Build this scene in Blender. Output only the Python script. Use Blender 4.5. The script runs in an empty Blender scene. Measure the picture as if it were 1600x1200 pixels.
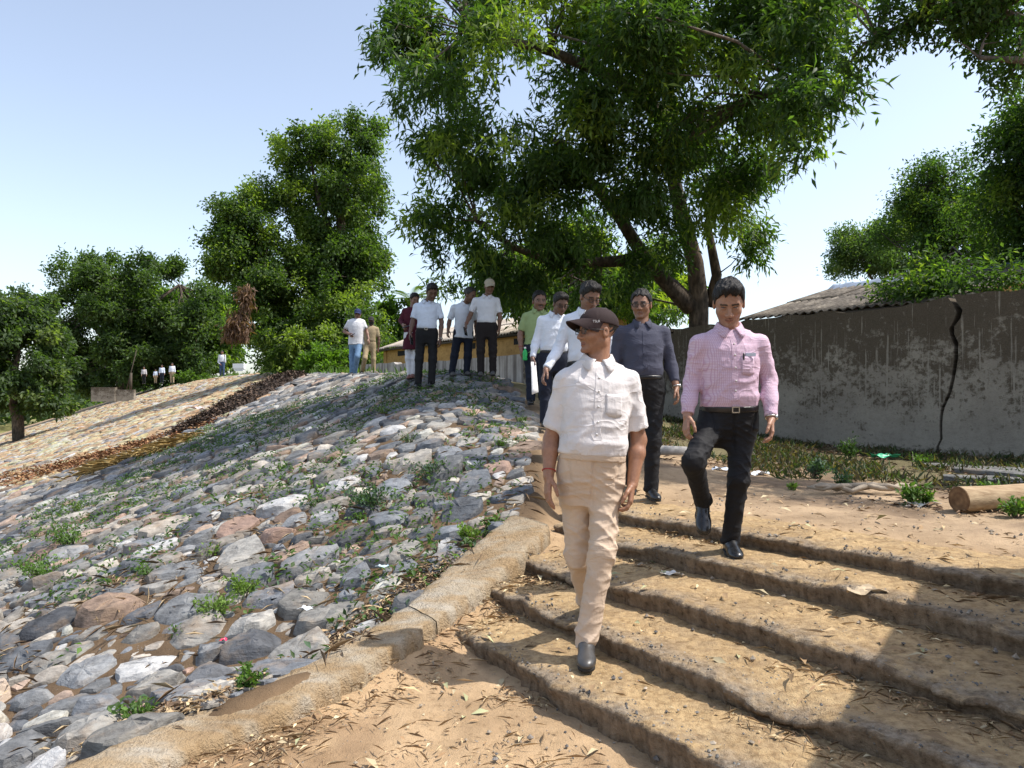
import bpy, math, random
import numpy as np
from mathutils import Vector, Matrix

random.seed(7)
rng = np.random.default_rng(7)
scene = bpy.context.scene
C = scene.collection
R = math.radians

# ---------------------------------------------------------------- camera, sky, sun, exposure
F, HZ, CH = 1150.0, 620.0, 1.42          # focal length and horizon row in photo pixels, eye height
cam_d = bpy.data.cameras.new('camera')
cam_d.sensor_width = 36.0
cam_d.lens = F / 1600 * 36.0
cam_d.shift_y = (HZ - 600) / 1600
cam_d.clip_start, cam_d.clip_end = 0.05, 4000
cam = bpy.data.objects.new('camera', cam_d)
cam.location = (0, 0, CH)
cam.rotation_euler = (R(90), 0, 0)
C.objects.link(cam)
scene.camera = cam

SUN_EL, SUN_AZ = R(57), R(95)            # azimuth from +Y towards +X
world = bpy.data.worlds.new('World')
scene.world = world
world.use_nodes = True
wn = world.node_tree
sky = wn.nodes.new('ShaderNodeTexSky')
sky.sky_type = 'NISHITA'
sky.sun_disc = False
sky.sun_elevation, sky.sun_rotation = SUN_EL, SUN_AZ
sky.altitude, sky.air_density, sky.dust_density, sky.ozone_density = 0, 1.0, 1.6, 1.5
hsv = wn.nodes.new('ShaderNodeHueSaturation')          # hazy, washed-out air
hsv.inputs['Saturation'].default_value = 0.72
wn.links.new(sky.outputs['Color'], hsv.inputs['Color'])
wn.links.new(hsv.outputs['Color'], wn.nodes['Background'].inputs['Color'])
wn.nodes['Background'].inputs['Strength'].default_value = 0.15
sd = bpy.data.lights.new('sun', 'SUN')
sd.energy, sd.angle, sd.color = 3.3, R(0.55), (1.0, 0.945, 0.86)
sun = bpy.data.objects.new('sun', sd)
sv = Vector((math.sin(SUN_AZ) * math.cos(SUN_EL), math.cos(SUN_AZ) * math.cos(SUN_EL), math.sin(SUN_EL)))
sun.rotation_euler = sv.to_track_quat('Z', 'Y').to_euler()
sun.location = sv * 60
C.objects.link(sun)
vs = scene.view_settings
vs.view_transform, vs.look, vs.exposure, vs.gamma = 'Standard', 'None', 0.83, 1.0
vs.use_curve_mapping = False
scene.cycles.max_bounces = 6
scene.cycles.transparent_max_bounces = 6
scene.cycles.use_denoising = True

# ---------------------------------------------------------------- helpers
def U(px, py, Y):
    """world point at depth Y seen at photo pixel px, py"""
    return np.array([(px - 800) / F * Y, Y, CH - (py - HZ) / F * Y])

def mesh_obj(name, V, faces, mat=None, parent=None, smooth=True, col=None, sharp=None, loc=None):
    V = np.asarray(V, dtype=np.float32).reshape(-1, 3)
    me = bpy.data.meshes.new(name)
    if isinstance(faces, np.ndarray):
        k = faces.shape[1]
        me.vertices.add(len(V)); me.vertices.foreach_set('co', V.ravel())
        me.loops.add(faces.size); me.loops.foreach_set('vertex_index', faces.astype(np.int32).ravel())
        me.polygons.add(len(faces))
        me.polygons.foreach_set('loop_start', np.arange(0, faces.size, k, dtype=np.int32))
        me.update(calc_edges=True)
        me.validate()
    else:
        me.from_pydata([tuple(map(float, v)) for v in V], [], [tuple(int(i) for i in f) for f in faces])
        me.update()
    if smooth:
        me.polygons.foreach_set('use_smooth', np.ones(len(me.polygons), dtype=bool))
    if sharp is not None:
        me.set_sharp_from_angle(angle=R(sharp))
    if col is not None:
        a = me.color_attributes.new('Col', 'FLOAT_COLOR', 'POINT')
        c4 = np.ones((len(V), 4), dtype=np.float32); c4[:, :3] = col
        a.data.foreach_set('color', c4.ravel())
    if mat is not None:
        me.materials.append(mat)
    o = bpy.data.objects.new(name, me)
    C.objects.link(o)
    if loc is not None: o.location = tuple(map(float, loc))
    if parent is not None: o.parent = parent
    return o

def empty(name, loc=(0, 0, 0)):
    o = bpy.data.objects.new(name, None); C.objects.link(o)
    o.location = tuple(map(float, loc)); o.empty_display_size = 0.1
    return o

def tag(o, label=None, cat=None, group=None, kind=None):
    if label: o['label'] = label
    if cat: o['category'] = cat
    if group: o['group'] = group
    if kind: o['kind'] = kind
    return o

class MB:
    """collects quads and triangles, builds one mesh object"""
    def __init__(s): s.v = []; s.f = []; s.c = []
    def add(s, V, Fs, col=None):
        b = len(s.v); s.v += [tuple(map(float, p)) for p in V]
        s.f += [tuple(i + b for i in f) for f in Fs]
        if col is not None: s.c += [tuple(col)] * len(V)
    def box(s, c, half, rot=None, col=None):
        M = np.eye(3) if rot is None else np.array(rot)
        vs_ = [np.array(c) + M @ (np.array(half) * np.array(k)) for k in
               [(-1,-1,-1),(1,-1,-1),(1,1,-1),(-1,1,-1),(-1,-1,1),(1,-1,1),(1,1,1),(-1,1,1)]]
        s.add(vs_, [(0,3,2,1),(4,5,6,7),(0,1,5,4),(1,2,6,5),(2,3,7,6),(3,0,4,7)], col)
    def tube(s, pts, rad, n=8, cap=True, wob=0.0, col=None):
        pts = [np.array(p, float) for p in pts]
        V = []; up = np.array([0.13, 0.31, 0.94])
        for i, p in enumerate(pts):
            d = pts[min(i+1, len(pts)-1)] - pts[max(i-1, 0)]
            d /= np.linalg.norm(d) + 1e-9
            a = np.cross(d, up)
            if np.linalg.norm(a) < 0.15: a = np.cross(d, np.array([1.0, 0, 0]))
            a /= np.linalg.norm(a); b = np.cross(d, a)
            for k in range(n):
                t = 2 * math.pi * k / n
                r = rad[i] * (1 + wob * (random.random() - .5))
                V.append(p + a * math.cos(t) * r + b * math.sin(t) * r)
        Fs = []
        for i in range(len(pts) - 1):
            for k in range(n):
                Fs.append((i*n+k, i*n+(k+1) % n, (i+1)*n+(k+1) % n, (i+1)*n+k))
        if cap:
            Fs.append(tuple(range(n))[::-1]); Fs.append(tuple((len(pts)-1)*n+k for k in range(n)))
        s.add(V, Fs, col)
    def build(s, name, mat, parent=None, smooth=True, sharp=None, loc=None):
        V = np.array(s.v, dtype=np.float32)
        if loc is not None: V = V - np.array(loc, dtype=np.float32)
        o = mesh_obj(name, V, s.f, mat, parent, smooth, np.array(s.c) if s.c else None, sharp, loc)
        return o

def hash2(ix, iy, seed):
    h = (ix.astype(np.int64) * 374761393 + iy.astype(np.int64) * 668265263 + seed * 1442695041) & 0x7fffffff
    h = ((h ^ (h >> 13)) * 1274126177) & 0x7fffffff
    return ((h ^ (h >> 16)) & 0xffff) / 65535.0
def vn2(x, y, seed=0):
    x = np.asarray(x, float); y = np.asarray(y, float)
    ix, iy = np.floor(x), np.floor(y); fx, fy = x - ix, y - iy
    fx = fx*fx*(3-2*fx); fy = fy*fy*(3-2*fy)
    a = hash2(ix, iy, seed); b = hash2(ix+1, iy, seed); c = hash2(ix, iy+1, seed); d = hash2(ix+1, iy+1, seed)
    return (a*(1-fx)+b*fx)*(1-fy) + (c*(1-fx)+d*fx)*fy
def fbm2(x, y, seed=0, oct=3):
    s = 0; a = .5
    for k in range(oct):
        s = s + a * vn2(x * 2**k + 17.3*k, y * 2**k - 9.1*k, seed + k); a *= .5
    return s / (1 - .5**oct)
def hash3(ix, iy, iz, seed):
    return hash2(ix + 57 * iz, iy - 131 * iz, seed)
def vn3(P, f, seed=0):
    q = np.asarray(P, float) * f
    i = np.floor(q); r = q - i; r = r*r*(3-2*r)
    o = 0
    for dz in (0, 1):
        for dy in (0, 1):
            for dx in (0, 1):
                w = (r[:,0] if dx else 1-r[:,0]) * (r[:,1] if dy else 1-r[:,1]) * (r[:,2] if dz else 1-r[:,2])
                o = o + w * hash3(i[:,0]+dx, i[:,1]+dy, i[:,2]+dz, seed)
    return o
def sstep(a, b, x):
    t = np.clip((x - a) / (b - a), 0, 1); return t*t*(3-2*t)
def smin(a, b, k):
    h = np.clip(.5 + .5*(b - a)/k, 0, 1)
    return b + (a - b)*h - k*h*(1 - h)

# ---------------------------------------------------------------- material helpers
def new_mat(name):
    m = bpy.data.materials.new(name); m.use_nodes = True
    nt = m.node_tree; b = nt.nodes['Principled BSDF']
    b.inputs['Roughness'].default_value = .85
    b.inputs['Specular IOR Level'].default_value = .25
    return m, nt, b
def nd(nt, typ, **kw):
    n = nt.nodes.new(typ)
    for k, v in kw.items():
        if k in n.inputs: n.inputs[k].default_value = v
        else: setattr(n, k, v)
    return n
def noise(nt, scale, detail=4, rough=.6, vec=None, dist=0.0):
    n = nd(nt, 'ShaderNodeTexNoise'); n.inputs['Scale'].default_value = scale
    n.inputs['Detail'].default_value = detail; n.inputs['Roughness'].default_value = rough
    n.inputs['Distortion'].default_value = dist
    if vec is not None: nt.links.new(vec, n.inputs['Vector'])
    return n.outputs['Fac']
def ramp(nt, fac, stops):
    r = nd(nt, 'ShaderNodeValToRGB'); cr = r.color_ramp
    while len(cr.elements) < len(stops): cr.elements.new(0.5)
    for e, (p, c) in zip(cr.elements, stops):
        e.position = p; e.color = (*c, 1) if len(c) == 3 else c
    nt.links.new(fac, r.inputs['Fac']); return r.outputs['Color']
def mixc(nt, a, b, fac, mode='MIX'):
    m = nd(nt, 'ShaderNodeMix', data_type='RGBA', blend_type=mode)
    for sock, v in ((m.inputs[6], a), (m.inputs[7], b), (m.inputs[0], fac)):
        if hasattr(v, 'is_linked') or isinstance(v, bpy.types.NodeSocket): nt.links.new(v, sock)
        elif isinstance(v, (tuple, list)): sock.default_value = (*v, 1) if len(v) == 3 else v
        else: sock.default_value = v
    return m.outputs[2]
def mth(nt, op, a, b=None, clamp=False):
    m = nd(nt, 'ShaderNodeMath', operation=op); m.use_clamp = clamp
    for i, v in enumerate((a, b)):
        if v is None: continue
        if isinstance(v, bpy.types.NodeSocket): nt.links.new(v, m.inputs[i])
        else: m.inputs[i].default_value = v
    return m.outputs[0]
def bump(nt, b, h, strength=.5, dist=.02):
    n = nd(nt, 'ShaderNodeBump'); n.inputs['Strength'].default_value = strength; n.inputs['Distance'].default_value = dist
    nt.links.new(h, n.inputs['Height'])
    nt.links.new(n.outputs['Normal'], b.inputs['Normal'])
def geo_pos(nt): return nd(nt, 'ShaderNodeNewGeometry').outputs['Position']
def obj_co(nt): return nd(nt, 'ShaderNodeTexCoord').outputs['Object']
def attr(nt, name='Col'):
    a = nd(nt, 'ShaderNodeAttribute'); a.attribute_name = name; return a.outputs['Color']
def scaled(nt, vec, s, rot=(0,0,0)):
    m = nd(nt, 'ShaderNodeMapping'); m.inputs['Scale'].default_value = s; m.inputs['Rotation'].default_value = rot
    nt.links.new(vec, m.inputs['Vector']); return m.outputs['Vector']

def mat_soil(name, dark=.62):
    """vertex colour soil with pebbles, grit and stains"""
    m, nt, b = new_mat(name)
    p = geo_pos(nt)
    n1 = noise(nt, 1.7, 5, .65, p); n2 = noise(nt, 22, 5, .7, p); n3 = noise(nt, 130, 2, .6, p)
    col = mixc(nt, attr(nt), (.5,.5,.5), 0.0)
    c1 = mixc(nt, col, ramp(nt, n1, [(.3, (dark, dark*.95, dark*.9)), (.62, (1.12, 1.1, 1.08))]), 1.0, 'MULTIPLY')
    c2 = mixc(nt, c1, ramp(nt, n2, [(.28, (.6,.55,.5)), (.42, (1,1,1)), (.7, (1.12,1.12,1.13))]), 1.0, 'MULTIPLY')
    v = nd(nt, 'ShaderNodeTexVoronoi'); v.inputs['Scale'].default_value = 34
    nt.links.new(p, v.inputs['Vector'])
    peb = ramp(nt, v.outputs['Distance'], [(.10, (1,1,1)), (.2, (0,0,0))])
    sel = ramp(nt, noise(nt, 9, 2, .5, p), [(.56, (0,0,0)), (.64, (1,1,1))])
    pm = mixc(nt, peb, sel, 1.0, 'MULTIPLY')
    pc = ramp(nt, n2, [(.35, (.12,.11,.11)), (.65, (.36,.33,.29))])
    c3 = mixc(nt, c2, pc, pm)
    nt.links.new(c3, b.inputs['Base Color'])
    h = mth(nt, 'ADD', mth(nt, 'ADD', mth(nt, 'MULTIPLY', n2, .7), mth(nt, 'MULTIPLY', n3, .35)), mth(nt, 'MULTIPLY', pm, .3))
    bump(nt, b, h, .75, .02)
    b.inputs['Roughness'].default_value = .95
    return m
M = {}
M['soil'] = mat_soil('soil')

# ---------------------------------------------------------------- terrain
NX, NY = .809, .588                       # up-slope direction of the stairs
EX, EY = -.588, .809                      # along the steps, away from the camera
def ST(x, y): return NX*x + NY*y, EX*x + EY*y
def XY(s, t): return NX*s + EX*t, NY*s + EY*t
STEP_S = [2.12, 2.54, 2.95, 3.45, 3.85]
STEP_H = [.12, .235, .35, .475, .575]

KERB_L = [(-2.2, 1.9, .02), (-1.62, 2.754, .05), (-1.27, 3.258, .06), (-.996, 3.58, .1), (-.588, 4.226, .2), (-.324, 4.9, .34), (.03, 5.45, .53)]
KERB_R = [(-1.9, 1.85, .0), (-1.33, 2.736, .04), (-1.0, 3.12, .06), (-.73, 3.506, .1), (-.396, 3.997, .2), (-.06, 4.56, .29), (.308, 5.16, .5)]
_kx = [(a[0]+b[0])/2 for a, b in zip(KERB_L, KERB_R)]
_ky = [(a[1]+b[1])/2 for a, b in zip(KERB_L, KERB_R)]
_kx = [-4.3] + _kx + [.28, .30, .05, -.5]; _ky = [-1.0] + _ky + [6.2, 9.2, 11.6, 14.0]
_kz = [.0] + [min(p_[2], q_[2]) for p_, q_ in zip(KERB_L, KERB_R)] + [.5, .5, .5, .5]
def side(x, y):                           # >0 on the riprap side of the kerb
    return .8 * (np.interp(y, _ky, _kx) - x)

TP = np.array([(1.3,5.5,.575),(3,4.5,.575),(5,5,.58),(.75,5.7,.59),(1.12,5.97,.60),(6.1,8.8,.67),(4.1,11.8,.76),(3,13.4,.98),
  (2.3,8.5,.70),(.67,7,.83),(.48,9.2,1.06),(.3,10.6,1.25),(0,18,1.62),(-4,24,2.02),(-1.39,11.85,1.6),(-.6,12.4,1.74),(-3.9,18.6,1.98),
  (-20,50,2.8),(-34,70,2.8),(9,13,.8),(15,20,1.0),(10,4,.6),(-2,32,2.1),(20,60,1.6),(0,60,2.4),(4,2,.56),(8,-2,.5),(-60,110,2.8),(30,10,.8),(-20,100,2.6)], float)
def _tps(r2): return np.where(r2 < 1e-12, 0, .5*r2*np.log(np.maximum(r2, 1e-12)))
def _fit(P):
    q = P[:, :2] / 10; n = len(q)
    K = _tps(((q[:,None]-q[None])**2).sum(-1)) + np.eye(n)*2e-3
    A = np.c_[np.ones(n), q]
    S = np.block([[K, A], [A.T, np.zeros((3,3))]])
    return q, np.linalg.solve(S, np.r_[P[:,2], 0,0,0])
_q, _w = _fit(TP)
def top(x, y):
    x = np.asarray(x, float); y = np.asarray(y, float)
    o = _w[-3] + _w[-2]*x/10 + _w[-1]*y/10
    for i in range(len(_q)):
        o = o + _w[i]*_tps((x/10-_q[i,0])**2 + (y/10-_q[i,1])**2)
    far = sstep(60, 130, np.hypot(x, y - 10))
    return np.clip(o, .3, 3.0)*(1-far) + 2.0*far
def slope(x, y):
    q = side(x, y)
    w = sstep(3.0, 4.4, y) * (1 - sstep(5.6, 9.5, y))
    return .3*x + .174*y - .07 - .42*np.exp(-(np.maximum(q, 0)/1.9)**2)*w
def terrain(x, y):
    x = np.asarray(x, float); y = np.asarray(y, float)
    t = top(x, y)
    zl = smin(slope(x, y), t, .22)
    far = sstep(95, 150, y)
    zl = np.maximum(zl*(1-far) + -6.5*far*(x < 40) + 1.5*far*(x >= 40), -6.5)
    s, _ = ST(x, y)
    zr = np.interp(s, [2.15, 3.85, 4.4], [-.01, .40, .55])
    w2 = sstep(3.9, 4.5, s)
    zr = zr*(1-w2) + t*w2
    q = side(x, y)
    zr = np.maximum(zr, np.interp(y, _ky, _kz) - .075 - .30*np.maximum(0, -q - .12))
    wr = sstep(.08, -.12, q) * (1 - sstep(4.3, 4.6, s))
    back = sstep(1.5, -3, y) * (s < 3)
    z = zl*(1-wr) + zr*wr
    return z
def steps_z(x, y):
    """height of the visible ground, stairs included"""
    z = terrain(x, y)
    s, t = ST(np.asarray(x, float), np.asarray(y, float))
    q = side(x, y)
    h = np.zeros_like(z) - 9
    for a, b in zip(STEP_S, STEP_H):
        h = np.where(s > a + .03, b, h)
    return np.where((q < -.12) & (s < 4.45) & (s > STEP_S[0]), np.maximum(z, h), z)

def axis(parts):
    out = [np.linspace(a, b, n, endpoint=False) for a, b, n in parts]
    return np.concatenate(out + [np.array([parts[-1][1]])])
gx = axis([(-900,-120,14),(-120,-40,40),(-40,-14,60),(-14,-4.5,70),(-4.5,4.5,210),(4.5,13,60),(13,60,40),(60,900,14)])
gy = axis([(-40,-2,16),(-2,1.8,24),(1.8,7.2,140),(7.2,15,110),(15,32,80),(32,95,60),(95,180,24),(180,1800,16)])
GX, GY = np.meshgrid(gx, gy)
fx, fy = GX.ravel(), GY.ravel()
gz = terrain(fx, fy)
near = 1 - sstep(15, 60, np.hypot(fx, fy))
gz = gz + near*((fbm2(fx*1.3, fy*1.3, 3)-.5)*.05 + (fbm2(fx*7, fy*7, 5)-.5)*.022)
sG, tG = ST(fx, fy)
qG = side(fx, fy)
sand = np.array((.40, .285, .17)); path = np.array((.36, .265, .17)); dirt = np.array((.13, .088, .052))
pale = np.array((.36, .26, .165)); field = np.array((.20, .19, .07)); weedy = np.array((.13, .12, .06)); under = np.array((.10,.09,.05))
col = np.tile(sand, (len(fx), 1))
def blend(col, c, w): return col*(1-w[:,None]) + np.asarray(c)*w[:,None]
rip = sstep(-.10, .05, qG) * sstep(.35, .05, slope(fx, fy) - top(fx, fy))
col = blend(col, path, sstep(4.0, 5.0, sG)*(1-rip))
nz = fbm2(fx*.9, fy*.9, 21)
wz = sstep(6.6, 7.8, sG + (nz-.5)*1.6) * (1-rip)
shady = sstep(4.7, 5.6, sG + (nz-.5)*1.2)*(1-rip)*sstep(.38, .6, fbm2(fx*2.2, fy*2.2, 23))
col = blend(col, (.17,.12,.08), shady*.8)  # brown litter plus the shade over the upper path, painted into its colour
col = blend(col, weedy, wz*.85)
patch = sstep(.52, .68, fbm2(fx*2.8, fy*2.8, 27))*(sG < 2.3)
col = blend(col, (.25,.165,.095), patch*.7)
col = blend(col, dirt, rip)
def pale_zone(x, y):                      # far slope beyond the debris strip
    k = x/np.maximum(y, .1)*F + 800
    py = HZ - (terrain(x, y) - CH)/np.maximum(y, .1)*F
    line = np.interp(k, [-300, 0, 200, 300, 400, 460], [880, 775, 715, 672, 632, 588])
    return sstep(6, -10, py - line) * (k < 475)
pz = pale_zone(fx, fy) * (fy > 6)
col = blend(col, pale, rip*pz)
crest = sstep(.1, .5, slope(fx, fy) - top(fx, fy)) * sstep(17, 24, fy) * (fx < 2)
col = blend(col, (.14,.15,.05), crest*sstep(.35, .6, nz))
col = blend(col, field, sstep(-5.5, -6.4, gz))
col = blend(col, under, sstep(11, 13, sG)*(fy < 90)*(slope(fx, fy) > top(fx, fy)))
col *= (.85 + .3*fbm2(fx*.5, fy*.5, 31))[:, None]
ni, nj = len(gy), len(gx)
idx = np.arange(ni*nj).reshape(ni, nj)
quads = np.stack([idx[:-1,:-1], idx[:-1,1:], idx[1:,1:], idx[1:,:-1]], -1).reshape(-1, 4)
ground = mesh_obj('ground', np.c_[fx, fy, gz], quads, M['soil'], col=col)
tag(ground, kind='structure', label='sandy bare earth with embankment slope and field behind')

# ---------------------------------------------------------------- stairs
m, nt, b = new_mat('stair_earth')
p = geo_pos(nt)
n1 = noise(nt, 2.3, 5, .65, p); n2 = noise(nt, 26, 5, .72, p); n3 = noise(nt, 150, 2, .6, p)
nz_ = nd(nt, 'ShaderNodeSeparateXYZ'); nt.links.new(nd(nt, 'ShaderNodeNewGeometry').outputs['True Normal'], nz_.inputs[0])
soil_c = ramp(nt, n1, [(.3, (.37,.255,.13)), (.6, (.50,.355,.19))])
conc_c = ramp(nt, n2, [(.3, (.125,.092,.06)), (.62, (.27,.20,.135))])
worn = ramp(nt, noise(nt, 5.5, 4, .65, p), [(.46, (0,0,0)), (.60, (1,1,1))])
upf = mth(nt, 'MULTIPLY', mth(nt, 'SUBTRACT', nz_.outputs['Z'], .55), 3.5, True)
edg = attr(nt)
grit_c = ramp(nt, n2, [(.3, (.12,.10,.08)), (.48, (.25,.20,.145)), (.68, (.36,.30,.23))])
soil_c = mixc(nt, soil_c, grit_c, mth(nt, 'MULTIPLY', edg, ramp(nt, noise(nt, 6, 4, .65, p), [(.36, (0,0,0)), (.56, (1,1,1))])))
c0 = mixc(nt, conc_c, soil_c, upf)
c1 = mixc(nt, c0, conc_c, mth(nt, 'MULTIPLY', worn, .35))
streak = noise(nt, 1, 3, .6, scaled(nt, p, (30, 30, 1.2)))
c1 = mixc(nt, c1, ramp(nt, streak, [(.3, (.62,.58,.55)), (.6, (1,1,1))]), 1.0, 'MULTIPLY')
v = nd(nt, 'ShaderNodeTexVoronoi'); v.inputs['Scale'].default_value = 40; nt.links.new(p, v.inputs['Vector'])
peb = mixc(nt, ramp(nt, v.outputs['Distance'], [(.12, (1,1,1)), (.22, (0,0,0))]), ramp(nt, noise(nt, 7, 2, .5, p), [(.52, (0,0,0)), (.62, (1,1,1))]), 1.0, 'MULTIPLY')
c2 = mixc(nt, c1, ramp(nt, n2, [(.35, (.07,.07,.07)), (.65, (.30,.28,.25))]), peb)
c2 = mixc(nt, c2, ramp(nt, n2, [(.30, (.6,.56,.52)), (.42, (1,1,1))]), 1.0, 'MULTIPLY')
nt.links.new(c2, b.inputs['Base Color'])
bump(nt, b, mth(nt, 'ADD', mth(nt, 'ADD', n2, mth(nt, 'MULTIPLY', n3, .4)), mth(nt, 'MULTIPLY', peb, .35)), .8, .02)
b.inputs['Roughness'].default_value = .95
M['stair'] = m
stairs = empty('stairs', (.9, 3.9, 0))
tag(stairs, 'worn earth-covered concrete stairs of five long shallow steps in front of the walkers', 'stairs')
LX = [3.56, 3.77, 3.95, 4.25, 4.6]
for i in range(5):
    s0, h0 = STEP_S[i], STEP_H[i]
    hp = STEP_H[i-1] if i else 0.0
    s1 = STEP_S[i+1] + .10 if i < 4 else 4.75
    prof = [(0.03, hp - .10 - h0), (.028, hp + .0 - h0), (.02, (hp-h0)*.55), (.006, -.035), (.0, -.016), (.012, -.004), (.035, .0), (.07, .002)]
    nt_ = 12
    for k in range(1, nt_+1):
        u = k/nt_; prof.append((.07 + (s1 - s0 - .07)*u, .002 + .012*u if i < 4 else .002 - .10*max(0, u-.6)/.4))
    prof = np.array(prof)
    tt = np.arange(-3.2, LX[i] + .001, .02)
    T_, K_ = np.meshgrid(tt, np.arange(len(prof)), indexing='ij')
    ds = prof[K_, 0]; dz = prof[K_, 1]
    wave = (fbm2(tt*.9, np.full_like(tt, i*7.7), 41, 2)-.5)*.10 + (fbm2(tt*4.5, np.full_like(tt, i*3.3), 43, 3)-.5)*.06 + (fbm2(tt*17, np.full_like(tt, i*5.3), 47, 2)-.5)*.034 - .05*np.clip(fbm2(tt*3.1, np.full_like(tt, i*9.3), 48, 2)-.62, 0, 1)*-6*.12
    sag = -(np.clip(fbm2(tt*1.7, np.full_like(tt, i*11.1), 53, 2)-.52, 0, 1))*.16
    edge = np.exp(-(np.maximum(ds-.02, 0)/.13)**2)
    S_ = s0 + ds + wave[:, None]*edge*1.0
    Z_ = h0 + dz + sag[:, None]*edge*(dz > -.06) + (fbm2(S_*9, T_*9, 61)-.5)*.02*(dz > -.03) + (fbm2(S_*34, T_*34, 67, 2)-.5)*.016
    S_ = S_ + (fbm2(T_*14, Z_*20 + i, 71)-.5)*.035*(ds < .04) + (fbm2(T_*38, Z_*12 + i, 73, 2)-.5)*.02*(ds < .04)
    X_, Y_ = XY(S_, T_)
    a, bq = X_.shape
    ii = np.arange(a*bq).reshape(a, bq)
    q4 = np.stack([ii[:-1,:-1], ii[:-1,1:], ii[1:,1:], ii[1:,:-1]], -1).reshape(-1, 4)[:, ::-1]
    em = np.exp(-(np.maximum(ds - .03, 0)/.09)**2).ravel()
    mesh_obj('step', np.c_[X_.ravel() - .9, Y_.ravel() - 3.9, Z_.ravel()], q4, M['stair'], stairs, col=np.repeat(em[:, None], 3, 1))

# ---------------------------------------------------------------- kerb beside the stairs
m, nt, b = new_mat('kerb_concrete')
p = geo_pos(nt)
n1 = noise(nt, 3, 5, .6, p); n2 = noise(nt, 30, 5, .7, p)
c = ramp(nt, n1, [(.32, (.30,.235,.16)), (.47, (.37,.30,.21)), (.66, (.42,.37,.30))])
st = noise(nt, 1, 3, .6, scaled(nt, p, (3, 9, 3), (0, 0, R(-36))))
c = mixc(nt, c, ramp(nt, st, [(.42, (.85,.68,.46)), (.60, (1,1,1))]), .7, 'MULTIPLY')
c = mixc(nt, c, ramp(nt, n2, [(.3, (.6,.58,.55)), (.5, (1,1,1))]), 1.0, 'MULTIPLY')
nt.links.new(c, b.inputs['Base Color']); bump(nt, b, mth(nt, 'ADD', n2, noise(nt, 90, 3, .6, p)), .8, .02)
M['kerb'] = m
def kerb_piece(parent, a0, a1):
    L = np.array(KERB_L); Rr = np.array(KERB_R)
    u = np.linspace(a0, a1, int((a1-a0)*30))
    k = np.arange(len(L))
    l = np.stack([np.interp(u, k, L[:, j]) for j in range(3)], 1); r = np.stack([np.interp(u, k, Rr[:, j]) for j in range(3)], 1)
    rows = []
    w = np.array([-.14, -.13, -.10, .0, .2, .45, .65, .8, .86, .89, .93])
    dz = np.array([-.35, -.03, -.008, .0, .002, .0, -.002, -.004, -.016, -.06, -.4])
    for a, bb in zip(w, dz):
        P = l*(1-a) + r*a; P = P.copy(); P[:, 2] += bb + .01
        rows.append(P)
    G = np.stack(rows, 1)
    n_ = (fbm2(G[...,0]*3, G[...,1]*3, 81)-.5)*.035 + (fbm2(G[...,0]*25, G[...,1]*25, 83)-.5)*.012
    G[..., 2] += n_
    ed = np.zeros(len(w)); ed[:3] = -1; ed[-3:] = 1
    j = (fbm2(u*9, u*0, 91)-.5)*.05
    G[..., 0] += (j[:, None]*np.abs(ed)[None])
    a, bq = G.shape[:2]
    ii = np.arange(a*bq).reshape(a, bq)
    q4 = np.stack([ii[:-1,:-1], ii[1:,:-1], ii[1:,1:], ii[:-1,1:]], -1).reshape(-1, 4).tolist()
    q4 = [tuple(f[::-1]) for f in q4] + [tuple(ii[0, :]), tuple(ii[-1, ::-1])]
    return mesh_obj('kerb_segment', G.reshape(-1, 3) - np.array([-.6, 4, 0]), q4, M['kerb'], parent)
kerb = empty('concrete_kerb', (-.6, 4, 0))
tag(kerb, 'cracked dusty concrete kerb dividing the stone slope from the stairs', 'kerb')
kerb_piece(kerb, 0, 3.99); kerb_piece(kerb, 4.0, 6)
# ---------------------------------------------------------------- riprap stones
m, nt, b = new_mat('stone')
p = geo_pos(nt)
n1 = noise(nt, 9, 5, .65, p); n2 = noise(nt, 45, 4, .7, p)
stra = noise(nt, 1, 4, .65, scaled(nt, p, (9, 22, 60), (R(20), R(10), R(35))), .4)
c = mixc(nt, attr(nt), ramp(nt, n1, [(.28, (.5,.49,.49)), (.5, (1,1,1)), (.74, (1.4,1.36,1.3))]), 1.0, 'MULTIPLY')
c = mixc(nt, c, ramp(nt, stra, [(.32, (.62,.6,.6)), (.52, (1,1,1)), (.72, (1.25,1.22,1.2))]), .8, 'MULTIPLY')
dust = ramp(nt, noise(nt, 3.1, 4, .7, p), [(.52, (0,0,0)), (.7, (1,1,1))])
c = mixc(nt, c, (.30,.21,.13), mth(nt, 'MULTIPLY', dust, .5))
nt.links.new(c, b.inputs['Base Color'])
bump(nt, b, mth(nt, 'ADD', mth(nt, 'ADD', n1, mth(nt, 'MULTIPLY', stra, .4)), mth(nt, 'MULTIPLY', n2, .4)), .6, .022)
b.inputs['Roughness'].default_value = .8
M['stone'] = m

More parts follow.
